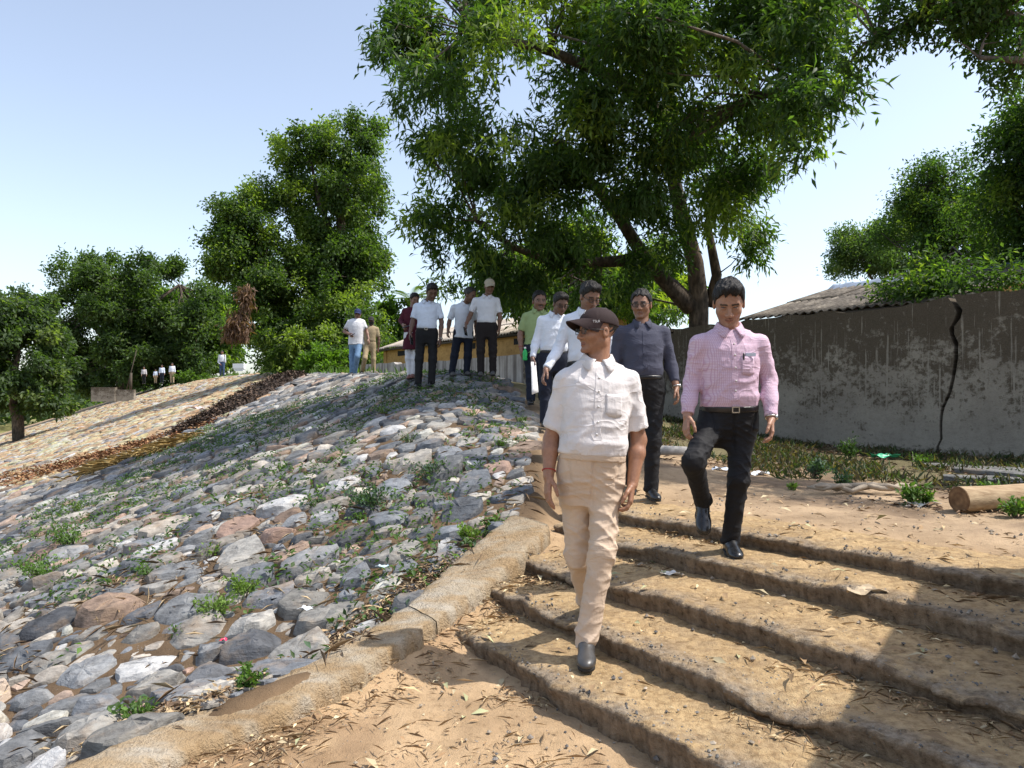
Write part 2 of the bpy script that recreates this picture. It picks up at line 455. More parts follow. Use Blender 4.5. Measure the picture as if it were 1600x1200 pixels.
def right_edge(y): return np.interp(y, [0, 2.745, 3.3, 4.226, 4.9, 5.45, 9.2, 11.6, 12.8, 16], [-3.2, -1.66, -1.26, -.64, -.36, .02, .30, .06, -.05, -.9])
ELONG = R(28)
ce, se = math.cos(ELONG), math.sin(ELONG)
def to_uv(x, y): return (x*ce + y*se)/1.4, -x*se + y*ce
def from_uv(u, v): u = u*1.4; return u*ce - v*se, u*se + v*ce
pts = []; cell = {}
CS = .62
def conflict(u, v, r):
    iu, iv = int(u//CS), int(v//CS)
    for a in (-1,0,1):
        for bb in (-1,0,1):
            for j in cell.get((iu+a, iv+bb), ()):
                q = pts[j]
                d2 = (q[0]-u)**2 + (q[1]-v)**2
                if d2 < ((q[2]+r)*.90)**2: return True
    return False
def throw(ntry, r0, r1, ymin, ymax, band=None):
    y = ymin * (ymax/ymin)**rng.random(ntry) if ymin > 0 else rng.random(ntry)*ymax
    lo = -.83*y - .5; hi = right_edge(y) - .02
    if band: lo = hi - band; hi = hi + .05
    x = lo + (hi-lo)*rng.random(ntry)
    ok = (slope(x, y) - top(x, y) < np.where(y < 16, .55, .18)) & (hi > lo) & (terrain(x, y) > -5.5)
    k = x/y*F + 800
    ok &= k < 900
    x, y = x[ok], y[ok]
    r = r0 + (r1-r0)*rng.random(len(x))
    us, vs_ = to_uv(x, y)
    for u, v, rr, xx, yy in zip(us, vs_, r, x, y):
        if not conflict(u, v, rr):
            cell.setdefault((int(u//CS), int(v//CS)), []).append(len(pts)); pts.append((u, v, rr, xx, yy))
# the slabs that stand out in the photograph first
for px, py, r in [(620,858,.20),(545,832,.17),(585,845,.14),(450,860,.15),(480,935,.17),(290,945,.19),(270,885,.18),(740,752,.16),(675,772,.15),(655,805,.12),(560,895,.13),(800,795,.10),(330,1010,.12),(240,1060,.16),(130,1045,.16),(100,1090,.13),(215,985,.12),(450,800,.13),(700,860,.14),(790,768,.14)]:
    kx_ = (px-800)/F; yy = 3.0
    for _ in range(60):
        z = float(terrain(np.array([kx_*yy]), np.array([yy]))[0]) + .06
        yn = (CH - z)*F/(py - HZ); yy += .4*(yn - yy)
    u, v = to_uv(kx_*yy, yy)
    if not conflict(u, v, r*.6):
        cell.setdefault((int(u//CS), int(v//CS)), []).append(len(pts)); pts.append((u, v, r*.82, kx_*yy, yy))
throw(330, .13, .175, 2.4, 7.5); throw(1700, .085, .12, 2.4, 17); throw(6000, .06, .085, 2.4, 17); throw(9000, .038, .055, 2.4, 16); throw(7000, .022, .032, 2.4, 8)
throw(900, .05, .08, 2.4, 6, .5); throw(1500, .025, .045, 2.4, 6, .4)
throw(2500, .11, .17, 13, 75); throw(12000, .08, .12, 14, 75); throw(10000, .06, .085, 14, 34)
PA = np.array(pts)
def cellpoly(i):
    u, v, r, _, _ = pts[i]
    rr = r*1.9
    poly = [(u + rr*math.cos(a), v + rr*math.sin(a)) for a in np.linspace(0, 2*math.pi, 8, endpoint=False) + random.random()*6]
    iu, iv = int(u//CS), int(v//CS)
    for a in (-1,0,1):
        for bb in (-1,0,1):
            for j in cell.get((iu+a, iv+bb), ()):
                if j == i: continue
                q = pts[j]; dx, dy = q[0]-u, q[1]-v; d = math.hypot(dx, dy)
                if d > rr + q[2]*1.9: continue
                off = (d*d + r*r - q[2]**2)/(2*d) - (.007 + .05*r)
                nx, ny = dx/d, dy/d
                out = []
                n = len(poly)
                for k in range(n):
                    A, B = poly[k], poly[(k+1) % n]
                    da = (A[0]-u)*nx + (A[1]-v)*ny - off; db = (B[0]-u)*nx + (B[1]-v)*ny - off
                    if da <= 0: out.append(A)
                    if da*db < 0:
                        t = da/(da-db); out.append((A[0]+(B[0]-A[0])*t, A[1]+(B[1]-A[1])*t))
                poly = out
                if len(poly) < 3: return None
    return poly
PAL_N = np.array([(.135,.145,.160),(.178,.184,.19),(.235,.228,.212),(.095,.10,.11),(.30,.28,.25),(.29,.22,.175),(.42,.38,.33),(.36,.25,.20),(.50,.47,.42),(.24,.175,.135)])
PW_N = np.array([.22,.20,.15,.06,.13,.05,.08,.025,.045,.04]); PW_N /= PW_N.sum()
PAL_F = np.array([(.44,.30,.175),(.50,.37,.235),(.38,.245,.145),(.30,.28,.26),(.22,.21,.21),(.52,.45,.36)])
PW_F = np.array([.3,.25,.17,.1,.05,.13])
Z0 = terrain(PA[:,3], PA[:,4]); e_ = .15
GXs = (terrain(PA[:,3]+e_, PA[:,4]) - terrain(PA[:,3]-e_, PA[:,4]))/(2*e_)
GYs = (terrain(PA[:,3], PA[:,4]+e_) - terrain(PA[:,3], PA[:,4]-e_))/(2*e_)
PZ = pale_zone(PA[:,3], PA[:,4])*(PA[:,4] > 6)
def make_stone(i):
    u, v, r, x, y = pts[i]
    poly = cellpoly(i)
    if poly is None or len(poly) < 3: return None
    W = np.array([from_uv(a, bb) for a, bb in poly]) - np.array([x, y])
    lod = 0 if y < 8.5 and r > .05 else (1 if y < 20 else 2)
    # outline: the cell's own corners, slightly blunted, with chipped edges
    O = []
    n = len(W)
    for k in range(n):
        A, B = W[k], W[(k+1) % n]
        if np.hypot(*(B-A)) < .12*r: 
            O.append((A+B)/2); continue
        cut = random.uniform(.06, .22)
        O.append(A + (B-A)*cut)
        if lod == 0 and np.hypot(*(B-A)) > .7*r: O.append((A+B)/2*(1 + random.uniform(-.06, .03)))
        if lod < 2: O.append(A + (B-A)*(1-cut))
    W = np.array(O)
    if len(W) < 4: return None
    K = len(W); W = W*(1 + rng.normal(0, .025, (K, 1)))
    ex = np.hypot(W[:, 0], W[:, 1]).max()
    if ex > r*2.2: W *= r*2.2/ex
    if y < 6.0:
        for _ in range(8):
            out_ = side(W[:, 0] + x, W[:, 1] + y) < .12
            W[out_] *= .85
    h = r*random.uniform(.35, .75)
    h = min(h, .085)
    if lod == 2: h *= .85
    rings = ((1.0,-.9),(1.01,.1),(.99,.78),(.955,.97),(.88,1.0),(.42,1.0)) if lod == 0 else (((.98,-.6),(1.02,.3),(.95,.9),(.6,1.0)) if lod == 1 else ((1.0,-.4),(.95,.55),(.5,.95)))
    V = []
    for f, zz in rings:
        V.append(np.c_[W[:, 0]*f, W[:, 1]*f, np.full(K, zz*h)])
    V.append(np.array([[0, 0, h*1.05]]))
    V = np.concatenate(V)
    V += rng.normal(0, 1, V.shape)*np.array([.02, .02, .035])*r
    # broken facets
    for _ in range((6, 4, 2)[lod]):
        a = random.random()*2*math.pi; el = random.uniform(.3, 1.35)
        d = np.array([math.cos(a)*math.cos(el), math.sin(a)*math.cos(el), math.sin(el)])
        ext = (V @ d); lim = ext.max()*random.uniform(.66, .95)
        V -= np.maximum(ext - lim, 0)[:, None]*d*.95
    gxx, gyy = GXs[i] + random.gauss(0, .13), GYs[i] + random.gauss(0, .13)
    V[:, 2] += gxx*V[:, 0] + gyy*V[:, 1]
    nR = len(rings); Fs = []
    for a in range(nR-1):
        for k in range(K):
            Fs.append((a*K+k, a*K+(k+1) % K, (a+1)*K+(k+1) % K, (a+1)*K+k))
    for k in range(K): Fs.append(((nR-1)*K+k, (nR-1)*K+(k+1) % K, nR*K))
    if random.random() < PZ[i]: cc = PAL_F[rng.choice(6, p=PW_F)]
    else: cc = PAL_N[rng.choice(10, p=PW_N)]
    cc = np.clip(cc*random.uniform(.65, 1.4) + rng.normal(0, .006) , .03, .42)
    z = Z0[i] + h*random.uniform(-.25, .25)
    return V, Fs, cc, np.array([x, y, z])
slope_root = empty('stone_pitching', (-2, 6, 0))
tag(slope_root, 'rough stone pitching laid over the embankment slope', kind='structure')
inview = np.abs(PA[:,3]/PA[:,4]*F) < 800
py_s = HZ + (CH - Z0)/PA[:,4]*F
big = (PA[:,2]/PA[:,4]) * inview * (py_s < 1200)
rank = np.argsort(-big); single = set(rank[:300].tolist())
rest = MB()
for i in range(len(pts)):
    st_ = make_stone(i)
    if st_ is None: continue
    V, Fs, cc, loc = st_
    if i in single:
        mesh_obj('stone', V, Fs, M['stone'], slope_root, True, np.tile(cc, (len(V), 1)), 23, loc - np.array([-2, 6, 0]))
    else:
        rest.add(V + loc, Fs, cc)
o = rest.build('small_stones', M['stone'], slope_root, True, 24, loc=None)
o.location = (2, -6, 0)
tag(o, kind='stuff')
print('stones', len(pts))
# ---------------------------------------------------------------- figures: signed distance bodies turned into meshes
def rcone(P, a, b, ra, rb):
    a = np.asarray(a, np.float32); b = np.asarray(b, np.float32)
    ab = b - a; L2 = float(ab @ ab) + 1e-12
    pa = P - a
    t = np.clip(pa @ ab / L2, 0, 1)
    d = pa - t[:, None]*ab
    return np.sqrt((d*d).sum(1)) - (ra + t*(rb-ra))
def ellip(P, c, r, A=None):
    q = P - np.asarray(c, np.float32)
    if A is not None: q = q @ np.asarray(A, np.float32).T
    r = np.asarray(r, np.float32)
    k0 = np.sqrt(((q/r)**2).sum(1)); k1 = np.sqrt(((q/r**2)**2).sum(1)) + 1e-9
    return k0*(k0-1)/k1
def surfnet(f, lo, hi, h):
    lo = np.asarray(lo, float); hi = np.asarray(hi, float)
    n = np.ceil((hi-lo)/h).astype(int) + 2
    ax = [(lo[k] + h*np.arange(n[k])).astype(np.float32) for k in range(3)]
    G = np.stack(np.meshgrid(*ax, indexing='ij'), -1).reshape(-1, 3)
    B_ = 4
    nb = -(-n // B_)
    Gc = np.stack(np.meshgrid(*[(lo[k] + h*(np.arange(nb[k])*B_ + (B_-1)/2)).astype(np.float32) for k in range(3)], indexing='ij'), -1).reshape(-1, 3)
    dc = f(Gc)
    hot = (np.abs(dc) < B_*h*2.0 + .012).reshape(nb)
    rep = lambda A_: np.repeat(np.repeat(np.repeat(A_, B_, 0), B_, 1), B_, 2)[:n[0], :n[1], :n[2]]
    D = (np.where(rep(dc.reshape(nb)) < 0, -1, 1)).astype(np.float32).ravel()
    hot = np.flatnonzero(rep(hot).ravel())
    for s in range(0, len(hot), 400000): D[hot[s:s+400000]] = f(G[hot[s:s+400000]])
    D = D.reshape(n)
    ins = D < 0
    cs = sum(ins[i:n[0]-1+i, j:n[1]-1+j, k:n[2]-1+k].astype(np.int8) for i in (0,1) for j in (0,1) for k in (0,1))
    act = (cs > 0) & (cs < 8)
    ci = np.argwhere(act)
    if len(ci) == 0: return np.zeros((0,3)), np.zeros((0,4), int)
    idx = -np.ones(act.shape, int); idx[act] = np.arange(len(ci))
    acc = np.zeros((len(ci), 3)); cnt = np.zeros(len(ci))
    cor = [(0,0,0),(1,0,0),(0,1,0),(1,1,0),(0,0,1),(1,0,1),(0,1,1),(1,1,1)]
    for a, b in [(0,1),(2,3),(4,5),(6,7),(0,2),(1,3),(4,6),(5,7),(0,4),(1,5),(2,6),(3,7)]:
        A, B = np.array(cor[a]), np.array(cor[b])
        da = D[tuple((ci+A).T)]; db = D[tuple((ci+B).T)]
        x = (da < 0) != (db < 0)
        t = np.where(x, da/np.where(x, da-db, 1), 0)
        acc += np.where(x[:, None], A + t[:, None]*(B-A), 0); cnt += x
    V = lo + (ci + acc/cnt[:, None])*h
    Fs = []
    for axn in range(3):
        o1, o2 = [(1,2),(2,0),(0,1)][axn]
        sl0 = [slice(None)]*3; sl1 = [slice(None)]*3
        sl0[axn] = slice(0, n[axn]-1); sl1[axn] = slice(1, n[axn])
        e0, e1 = ins[tuple(sl0)], ins[tuple(sl1)]
        ch = np.argwhere(e0 != e1)
        ok = (ch[:, o1] > 0) & (ch[:, o2] > 0) & (ch[:, o1] < n[o1]-1) & (ch[:, o2] < n[o2]-1)
        ch = ch[ok]
        flip = ~e0[tuple(ch.T)]
        def cid(d1, d2):
            c = ch.copy(); c[:, o1] += d1; c[:, o2] += d2; return idx[tuple(c.T)]
        q = np.stack([cid(-1,-1), cid(0,-1), cid(0,0), cid(-1,0)], 1)
        q[flip] = q[flip][:, ::-1]
        Fs.append(q)
    Fs = np.concatenate(Fs)
    return V, Fs[(Fs >= 0).all(1)]
def nrm(v): v = np.asarray(v, float); return v/(np.linalg.norm(v) + 1e-9)
def wrinkle(P, a, b, amp, freq, seed):
    """diagonal cloth folds across a limb or the trunk"""
    d = nrm(np.asarray(b) - np.asarray(a)).astype(np.float32)
    u = nrm(np.cross(d, (0.2, 1, .1))).astype(np.float32); w = np.cross(d, u).astype(np.float32)
    q = P - np.asarray(a, np.float32)
    s, x, y = q @ d, q @ u, q @ w
    ph = freq*s + 14*x*(1 if seed % 2 else -1) + 1.9*np.sin(freq*.37*s + 11*y + seed) + 1.4*np.sin(19*x - 7*s + seed*2.1)
    ph2 = freq*1.7*s - 18*y + 1.6*np.sin(freq*.5*s + 15*x + seed*1.3)
    r = (1 - np.abs(np.sin(ph)))**2*.65 + (1 - np.abs(np.sin(ph2)))**2*.35
    gate = .4 + .6*np.sin(s*9 + seed + 4*x)**2
    return -amp*r*gate
def project(P, f, off=0.0, it=7):
    P = np.array(P, np.float32)
    e = .004
    for _ in range(it):
        d = f(P)
        g = np.stack([f(P + np.array(k, np.float32)*e) - f(P - np.array(k, np.float32)*e) for k in ((1,0,0),(0,1,0),(0,0,1))], 1)
        g /= np.linalg.norm(g, axis=1)[:, None] + 1e-6
        P = P - ((d - off)[:, None]*g*.8).astype(np.float32)
    return P

def mat_skin(name, c):
    m, nt, b = new_mat(name)
    p = geo_pos(nt)
    n = noise(nt, 60, 3, .6, p)
    nt.links.new(mixc(nt, attr(nt), ramp(nt, n, [(.3, (.85,.83,.82)), (.7, (1.1,1.1,1.1))]), 1.0, 'MULTIPLY'), b.inputs['Base Color'])
    b.inputs['Roughness'].default_value = .48; b.inputs['Specular IOR Level'].default_value = .45
    b.inputs['Subsurface Weight'].default_value = .08; b.inputs['Subsurface Radius'].default_value = (.012, .005, .003)
    bump(nt, b, noise(nt, 260, 2, .5, p), .12, .004)
    return m
M['skin'] = mat_skin('skin', None)
def mat_cloth(name, c, rough=.85, weave=420, pat=None, fold=.6, var=.12, sheen=.0):
    m, nt, b = new_mat(name)
    p = geo_pos(nt)
    n = noise(nt, 7, 4, .6, p); wv = noise(nt, weave, 2, .5, p)
    col = c
    if pat == 'check':
        sx = nd(nt, 'ShaderNodeSeparateXYZ'); nt.links.new(obj_co(nt), sx.inputs[0])
        k = 2*math.pi/.0095
        hx = mth(nt, 'ADD', sx.outputs['X'], mth(nt, 'MULTIPLY', sx.outputs['Y'], .6))
        a = mth(nt, 'MULTIPLY', mth(nt, 'ADD', mth(nt, 'SINE', mth(nt, 'MULTIPLY', hx, k)), 1.0), .5)
        bb = mth(nt, 'MULTIPLY', mth(nt, 'ADD', mth(nt, 'SINE', mth(nt, 'MULTIPLY', sx.outputs['Z'], k)), 1.0), .5)
        f = mth(nt, 'MAXIMUM', mth(nt, 'POWER', a, 3.0), mth(nt, 'POWER', bb, 3.0))
        col = mixc(nt, c, (.36, .12, .24), mth(nt, 'MULTIPLY', f, .5))
    lo, hi = 1-var, 1+var*.5
    cc = mixc(nt, col, ramp(nt, n, [(.3, (lo,lo,lo)), (.7, (hi,hi,hi))]), 1.0, 'MULTIPLY')
    nt.links.new(cc, b.inputs['Base Color'])
    f1 = noise(nt, 1, 4, .55, scaled(nt, p, (9, 9, 26), (R(25), R(15), 0)), .6)
    f2 = noise(nt, 1, 3, .55, scaled(nt, p, (22, 22, 9), (R(-20), R(30), 0)), .5)
    cr = noise(nt, 1, 2, .5, scaled(nt, p, (5.5, 5.5, 8.5), (R(30), R(-20), R(10))), .9)
    crease = mth(nt, 'POWER', mth(nt, 'SUBTRACT', 1.0, mth(nt, 'ABSOLUTE', mth(nt, 'SUBTRACT', mth(nt, 'MULTIPLY', cr, 2.0), 1.0))), 7.0)
    f1 = mth(nt, 'ADD', mth(nt, 'MULTIPLY', f1, .7), mth(nt, 'MULTIPLY', crease, .6))
    h = mth(nt, 'ADD', mth(nt, 'MULTIPLY', mth(nt, 'ADD', f1, f2), .8*fold), mth(nt, 'MULTIPLY', wv, .05))
    bump(nt, b, h, .55, .012)
    b.inputs['Roughness'].default_value = rough
    b.inputs['Sheen Weight'].default_value = sheen
    return m
def mat_plain(name, c, rough=.5, metal=0.0, spec=.5, var=.1, scale=20):
    m, nt, b = new_mat(name)
    n = noise(nt, scale, 4, .6, obj_co(nt))
    nt.links.new(mixc(nt, c, ramp(nt, n, [(.3, (1-var,)*3), (.7, (1+var,)*3)]), 1.0, 'MULTIPLY'), b.inputs['Base Color'])
    nt.links.new(ramp(nt, n, [(.3, (rough*.8,)*3), (.7, (min(1, rough*1.25),)*3)]), b.inputs['Roughness'])
    b.inputs['Metallic'].default_value = metal; b.inputs['Specular IOR Level'].default_value = spec
    return m
def mat_hair(name, c):
    m, nt, b = new_mat(name)
    p = geo_pos(nt)
    n = noise(nt, 1, 3, .6, scaled(nt, p, (240, 240, 60)))
    nt.links.new(mixc(nt, c, ramp(nt, n, [(.35, (.5,.5,.5)), (.65, (1.7,1.65,1.6))]), 1.0, 'MULTIPLY'), b.inputs['Base Color'])
    bump(nt, b, n, .8, .008); b.inputs['Roughness'].default_value = .42
    return m
M['hair'] = mat_hair('black_hair', (.012,.010,.009)); M['hair_grey'] = mat_hair('greying_hair', (.035,.033,.032))
M['linen'] = mat_cloth('white_linen', (.66,.62,.61), weave=300, fold=1.1)
M['white'] = mat_cloth('white_cotton', (.68,.71,.78))
M['white2'] = mat_cloth('white_polo_knit', (.68,.68,.72))
M['whiteblue'] = mat_cloth('pale_striped_cotton', (.62,.68,.80))
M['pinkcheck'] = mat_cloth('pink_check_cotton', (.66,.52,.61), pat='check', fold=1.0, var=.05)
M['slate'] = mat_cloth('slate_blue_cotton', (.062,.064,.092))
M['green'] = mat_cloth('sage_green_cotton', (.26,.33,.15))
M['maroon'] = mat_cloth('maroon_cotton', (.075,.012,.022))
M['khaki'] = mat_cloth('khaki_drill', (.34,.27,.17)); M['beige'] = mat_cloth('beige_chino', (.55,.425,.32), fold=1.0)
M['black'] = mat_cloth('black_trouser_cloth', (.012,.012,.014), rough=.75); M['navy'] = mat_cloth('navy_trouser_cloth', (.016,.020,.035))
M['brownblack'] = mat_cloth('charcoal_brown_cloth', (.022,.017,.017)); M['jeans'] = mat_cloth('washed_denim', (.15,.25,.40), var=.35)
M['darkjeans'] = mat_cloth('dark_denim', (.05,.08,.16)); M['capbrown'] = mat_cloth('dark_brown_cap_cloth', (.030,.018,.018), fold=.3)
M['capbeige'] = mat_cloth('beige_cap_cloth', (.42,.36,.27), fold=.3); M['capnavy'] = mat_cloth('navy_cap_cloth', (.02,.03,.09), fold=.3)
M['mask'] = mat_cloth('dark_scarf', (.03,.028,.028)); M['greyshirt'] = mat_cloth('pale_grey_cotton', (.5,.47,.48))
M['shoe'] = mat_plain('black_shoe_leather', (.012,.012,.013), .28, spec=.6); M['shoe_grey'] = mat_plain('dark_grey_loafer_leather', (.055,.052,.05), .38, spec=.6)
M['sole'] = mat_plain('rubber_sole', (.018,.017,.016), .7); M['sneaker'] = mat_plain('grey_sneaker', (.09,.085,.085), .7); M['sandal'] = mat_plain('brown_sandal', (.20,.08,.06), .6)
M['belt'] = mat_plain('black_belt_leather', (.014,.013,.014), .35); M['steel'] = mat_plain('brushed_steel', (.55,.54,.52), .3, 1.0)
M['frame'] = mat_plain('dark_spectacle_frame', (.012,.012,.012), .3); M['redthread'] = mat_plain('red_thread', (.35,.03,.03), .8)
M['button'] = mat_plain('pearl_button', (.62,.6,.58), .35); M['offwhite'] = mat_plain('white_print', (.8,.8,.8), .7)
m, nt, b = new_mat('spectacle_lens'); b.inputs['Base Color'].default_value = (.03,.03,.035,1); b.inputs['Roughness'].default_value = .05
b.inputs['Alpha'].default_value = .22; b.inputs['Specular IOR Level'].default_value = .35; M['lens'] = m

def rot_frame(yaw, pitch, roll=0.0):
    """rows: left, front, up.  yaw 0 faces the camera, positive turns towards picture left, pitch positive looks down"""
    y, p = R(yaw), R(pitch)
    f = np.array([-math.sin(y)*math.cos(p), -math.cos(y)*math.cos(p), -math.sin(p)])
    l = np.array([math.cos(y), -math.sin(y), 0.0])
    u = np.cross(f, l)
    if roll:
        c, s = math.cos(R(roll)), math.sin(R(roll)); l, u = l*c + u*s, u*c - l*s
    return np.stack([l, f, u])

def person(label, Y, J, skin=(.20,.105,.065), shirt='white', trousers='black', sleeve='short', yaw=0, pitch=10, roll=0, hs=1.0, bulk=1.0,
           tuck=True, lod=0, hair='hair', cap=None, glasses=False, belt=True, shoes='shoe', feet=None, moust=False, collar=True, watch=None,
           group=None, pocket=False, skip_legs=False, belly=0.0, hairstyle='short', legw=1.0, hem=.0, mask=None, thread=None, shirt_w=1.0,
           hands=None, wrk=1.0, buckle=False, base=None, cuff_roll=False):
    W = {}
    for k, v in J.items():
        W[k] = np.array(v) if (len(v) == 3 and abs(v[0]) < 60 and k.startswith('_')) else U(v[0], v[1], Y + (v[2] if len(v) > 2 else 0))
    hipm = (W['hipL'] + W['hipR'])/2; neck = W['neck']
    an = (W['anL'] + W['anR'])/2
    base = np.array([an[0], an[1], min(W['anL'][2], W['anR'][2]) - .07]) if base is None else np.array(base)
    for k in W: W[k] = (W[k] - base).astype(np.float32)
    hipm = hipm - base; neck = neck - base
    root = empty('person', base)
    tag(root, label, 'person', group)
    h_g = (.008, .011, .015, .022, .036)[lod]; h_h = (.0034, .0045, .0065, .011, .024)[lod]; h_d = (.0042, .0055, .0075, .012, .026)[lod]
    shm = (W['shL'] + W['shR'])/2
    Up = nrm(neck - hipm); Lf = W['shL'] - W['shR']; Lf = nrm(Lf - Up*(Lf @ Up)); Fr = np.cross(Lf, Up)
    Ltor = float(np.linalg.norm(neck - hipm))
    sc = Ltor/.56
    g = bulk*sc
    f32 = lambda a: np.asarray(a, np.float32)
    tau_k = np.array([-.5,-.25,-.08,.1,.28,.48,.66,.82,.93,1.02])
    wk = np.array([.09,.135,.162,.164,.158,.164,.174,.170,.128,.080])*g
    dk = np.array([.06,.088,.116,.114,.112,.114,.116,.106,.086,.062])*g
    fo = np.array([0,0,0,.006,.012,.012,.008,0,-.012,-.02])*sc
    bel = np.array([0,.1,.5,.9,1,.6,.2,0,0,0])*belly*sc
    wk2 = wk.copy(); dk2 = dk.copy(); wk2[:3] = np.array([.200,.185,.172])*g; dk2[:3] = np.array([.150,.135,.122])*g
    def loft(P, lo, hi, gw=0.0, skirt=False):
        q = P - f32(hipm)
        tau = (q @ f32(Up))/Ltor
        w = np.interp(tau, tau_k, wk2 if skirt else wk) + gw; d = np.interp(tau, tau_k, (dk2 if skirt else dk) + bel*.5) + gw; o = np.interp(tau, tau_k, fo + bel*.55)
        u = q @ f32(Lf); v = q @ f32(Fr) - o
        rr = (np.abs(u/w)**2.3 + np.abs(v/d)**2.3)**(1/2.3)
        return np.maximum((rr-1)*np.minimum(w, d), np.maximum(lo - tau, tau - hi)*Ltor).astype(np.float32)
    # ---- shirt
    sw = .006*shirt_w
    smid = (W['elL'], W['elR'])
    def sleeve_sdf(P, sd):
        a, e, w = W['sh'+sd], W['el'+sd], W['wr'+sd]
        if sleeve == 'short':
            end = a + (e-a)*.80
            d = rcone(P, a, end, .056*g, .063*g)
            ax = nrm(e-a)
            d = np.maximum(d, (P - f32(end)) @ f32(ax))
            inner = rcone(P, a, e, .049*g, .047*g)
            d = np.maximum(d, np.minimum(-(inner), 10) - np.where((P - f32(a + (e-a)*.62)) @ f32(ax) > 0, 0, 10).astype(np.float32))
        else:
            fr_ = .93 if not cuff_roll else .72
            wend = e + (w-e)*fr_
            d = rcone(P, a, e, .057*g, .049*g)
            ax = nrm(w-e)
            d2 = np.maximum(rcone(P, e, wend, .049*g, .037*g), (P - f32(wend)) @ f32(ax))
            d = smin(d, d2, .02)
        return d
    zbot = .155 if tuck else -.16 - hem
    def shirt_sdf(P):
        d = loft(P, zbot, 1.0, sw, not tuck)
        for sd in 'LR':
            d = smin(d, rcone(P, f32(neck - Up*.055*sc + Lf*(.05 if sd == 'L' else -.05)*sc), W['sh'+sd], .042*g, .056*g), .05*sc)
        for sd in 'LR':
            d = smin(d, sleeve_sdf(P, sd), .020*sc)
        if lod < 3:
            d = d + wrinkle(P, hipm, neck, .009*wrk, 19, 3)
            for sd in 'LR': 
                wgt = np.exp(-np.maximum(rcone(P, W['sh'+sd], W['el'+sd], .05, .05), 0)/.03)
                d = d + wrinkle(P, W['sh'+sd], W['el'+sd], .007*wrk, 26, 5)*wgt
        # blouse over the belt
        if tuck:
            tau = ((P - f32(hipm)) @ f32(Up))/Ltor
            d = d - .007*np.exp(-((tau-.25)/.06)**2)*sc
        # neck opening
        d = np.maximum(d, -rcone(P, f32(neck - Up*.0), f32(neck + Up*.12), .052*sc, .06*sc))
        return d.astype(np.float32)
    def bbox(keys, pad):
        A = np.stack([W[k] if isinstance(k, str) else k for k in keys]); return A.min(0) - pad, A.max(0) + pad
    lo, hi = bbox(['shL','shR','elL','elR', hipm + Up*zbot*Ltor, neck] + (['wrL','wrR'] if sleeve == 'long' else []), .17*g + (.05 if belly else 0))
    V, Fs = surfnet(shirt_sdf, lo, hi, h_g)
    so = mesh_obj('shirt', V, Fs, M[shirt], root)
    # ---- trousers
    def leg_sdf(P, sd):
        hp, kn, ak = W['hip'+sd], W['kn'+sd], W['an'+sd]
        d = smin(rcone(P, hp, kn, .089*g*legw, .072*sc*legw), rcone(P, kn, ak, .070*sc*legw, .060*sc*legw), .03)
        ax = nrm(ak - kn)
        d = np.maximum(d, (P - f32(ak + ax*.035)) @ f32(ax))
        if lod < 3:
            d = d + wrinkle(P, hp, kn, .016*wrk, 22, 2) * np.exp(-((P - f32(kn)) @ f32(nrm(kn-hp)))**2/.06)
            d = d + wrinkle(P, kn, ak, .020*wrk, 26, 7) * (.35 + .65*np.exp(-np.abs((P - f32(ak)) @ f32(ax))/.14))
            # crease and knee
        return d
    def trousers_sdf(P):
        pel = loft(P, -.42, .175, .004)
        q = (P - f32(hipm)); tau = (q @ f32(Up))/Ltor
        pel = np.maximum(pel, (-.30 - tau)*Ltor)
        a = smin(pel, leg_sdf(P, 'L'), .065*sc); bb = smin(pel, leg_sdf(P, 'R'), .065*sc)
        d = smin(a, bb, .010)
        if lod < 2:
            u = q @ f32(Lf); v = q @ f32(Fr)
            d = d + .010*np.exp(-(u/.009)**2)*(v > 0)*sstep(-.34, -.24, tau)*(tau < .13)          # fly and crotch seam
            d = d + .006*np.exp(-((np.abs(u) - (.125 + .12*tau)*g)/.008)**2)*(v > 0)*(tau > -.10)*(tau < .10)   # slanted pockets
            d = d + wrinkle(P, hipm, hipm - Up*.4, .010*wrk, 38, 4)*sstep(-.45, -.15, tau)*sstep(.08, -.05, tau)
        return d.astype(np.float32)
    lo, hi = bbox(['hipL','hipR','knL','knR','anL','anR', hipm + Up*.175*Ltor], .15*g)
    lo2 = np.array(lo); lo2[2] = min(W['anL'][2], W['anR'][2]) - .06
    V, Fs = surfnet(trousers_sdf, lo2, hi, h_g*(.8 if lod == 0 else 1))
    mesh_obj('trousers', V, Fs, M[trousers], root)
    # ---- belt
    if belt and tuck and lod < 3:
        def belt_sdf(P):
            tau = ((P - f32(hipm)) @ f32(Up))/Ltor
            return np.maximum(loft(P, -.5, .5, .012), np.abs(tau - .135)*Ltor - .018*sc).astype(np.float32)
        lo, hi = bbox([hipm + Up*.135*Ltor], .22*g)
        lo = lo + np.array([0,0,.12*g]); hi = hi - np.array([0,0,.12*g])
        V, Fs = surfnet(belt_sdf, lo, hi, h_g*.8)
        bo = mesh_obj('belt' if belt is True else 'waistband', V, Fs, M['belt' if belt is True else belt], root)
        if buckle:
            c0 = hipm + Up*.135*Ltor + Fr*.3
            c1 = project([c0 - Fr*.12], belt_sdf, .004, 12)[0]
            mb = MB()
            for du, dv, hu, hv in ((0,.016,.022,.003),(0,-.016,.022,.003),(.02,0,.003,.018),(-.02,0,.003,.018)):
                mb.box(c1 + Lf*du + Up*dv, (hu, .004, hv), np.stack([Lf, -Fr, Up], 1))
            mb.build('buckle', M['steel'], bo, False)
    # ---- head and hands (skin)
    A = rot_frame(yaw, pitch, roll)
    HC = W['head']
    k = hs*sc*1.0
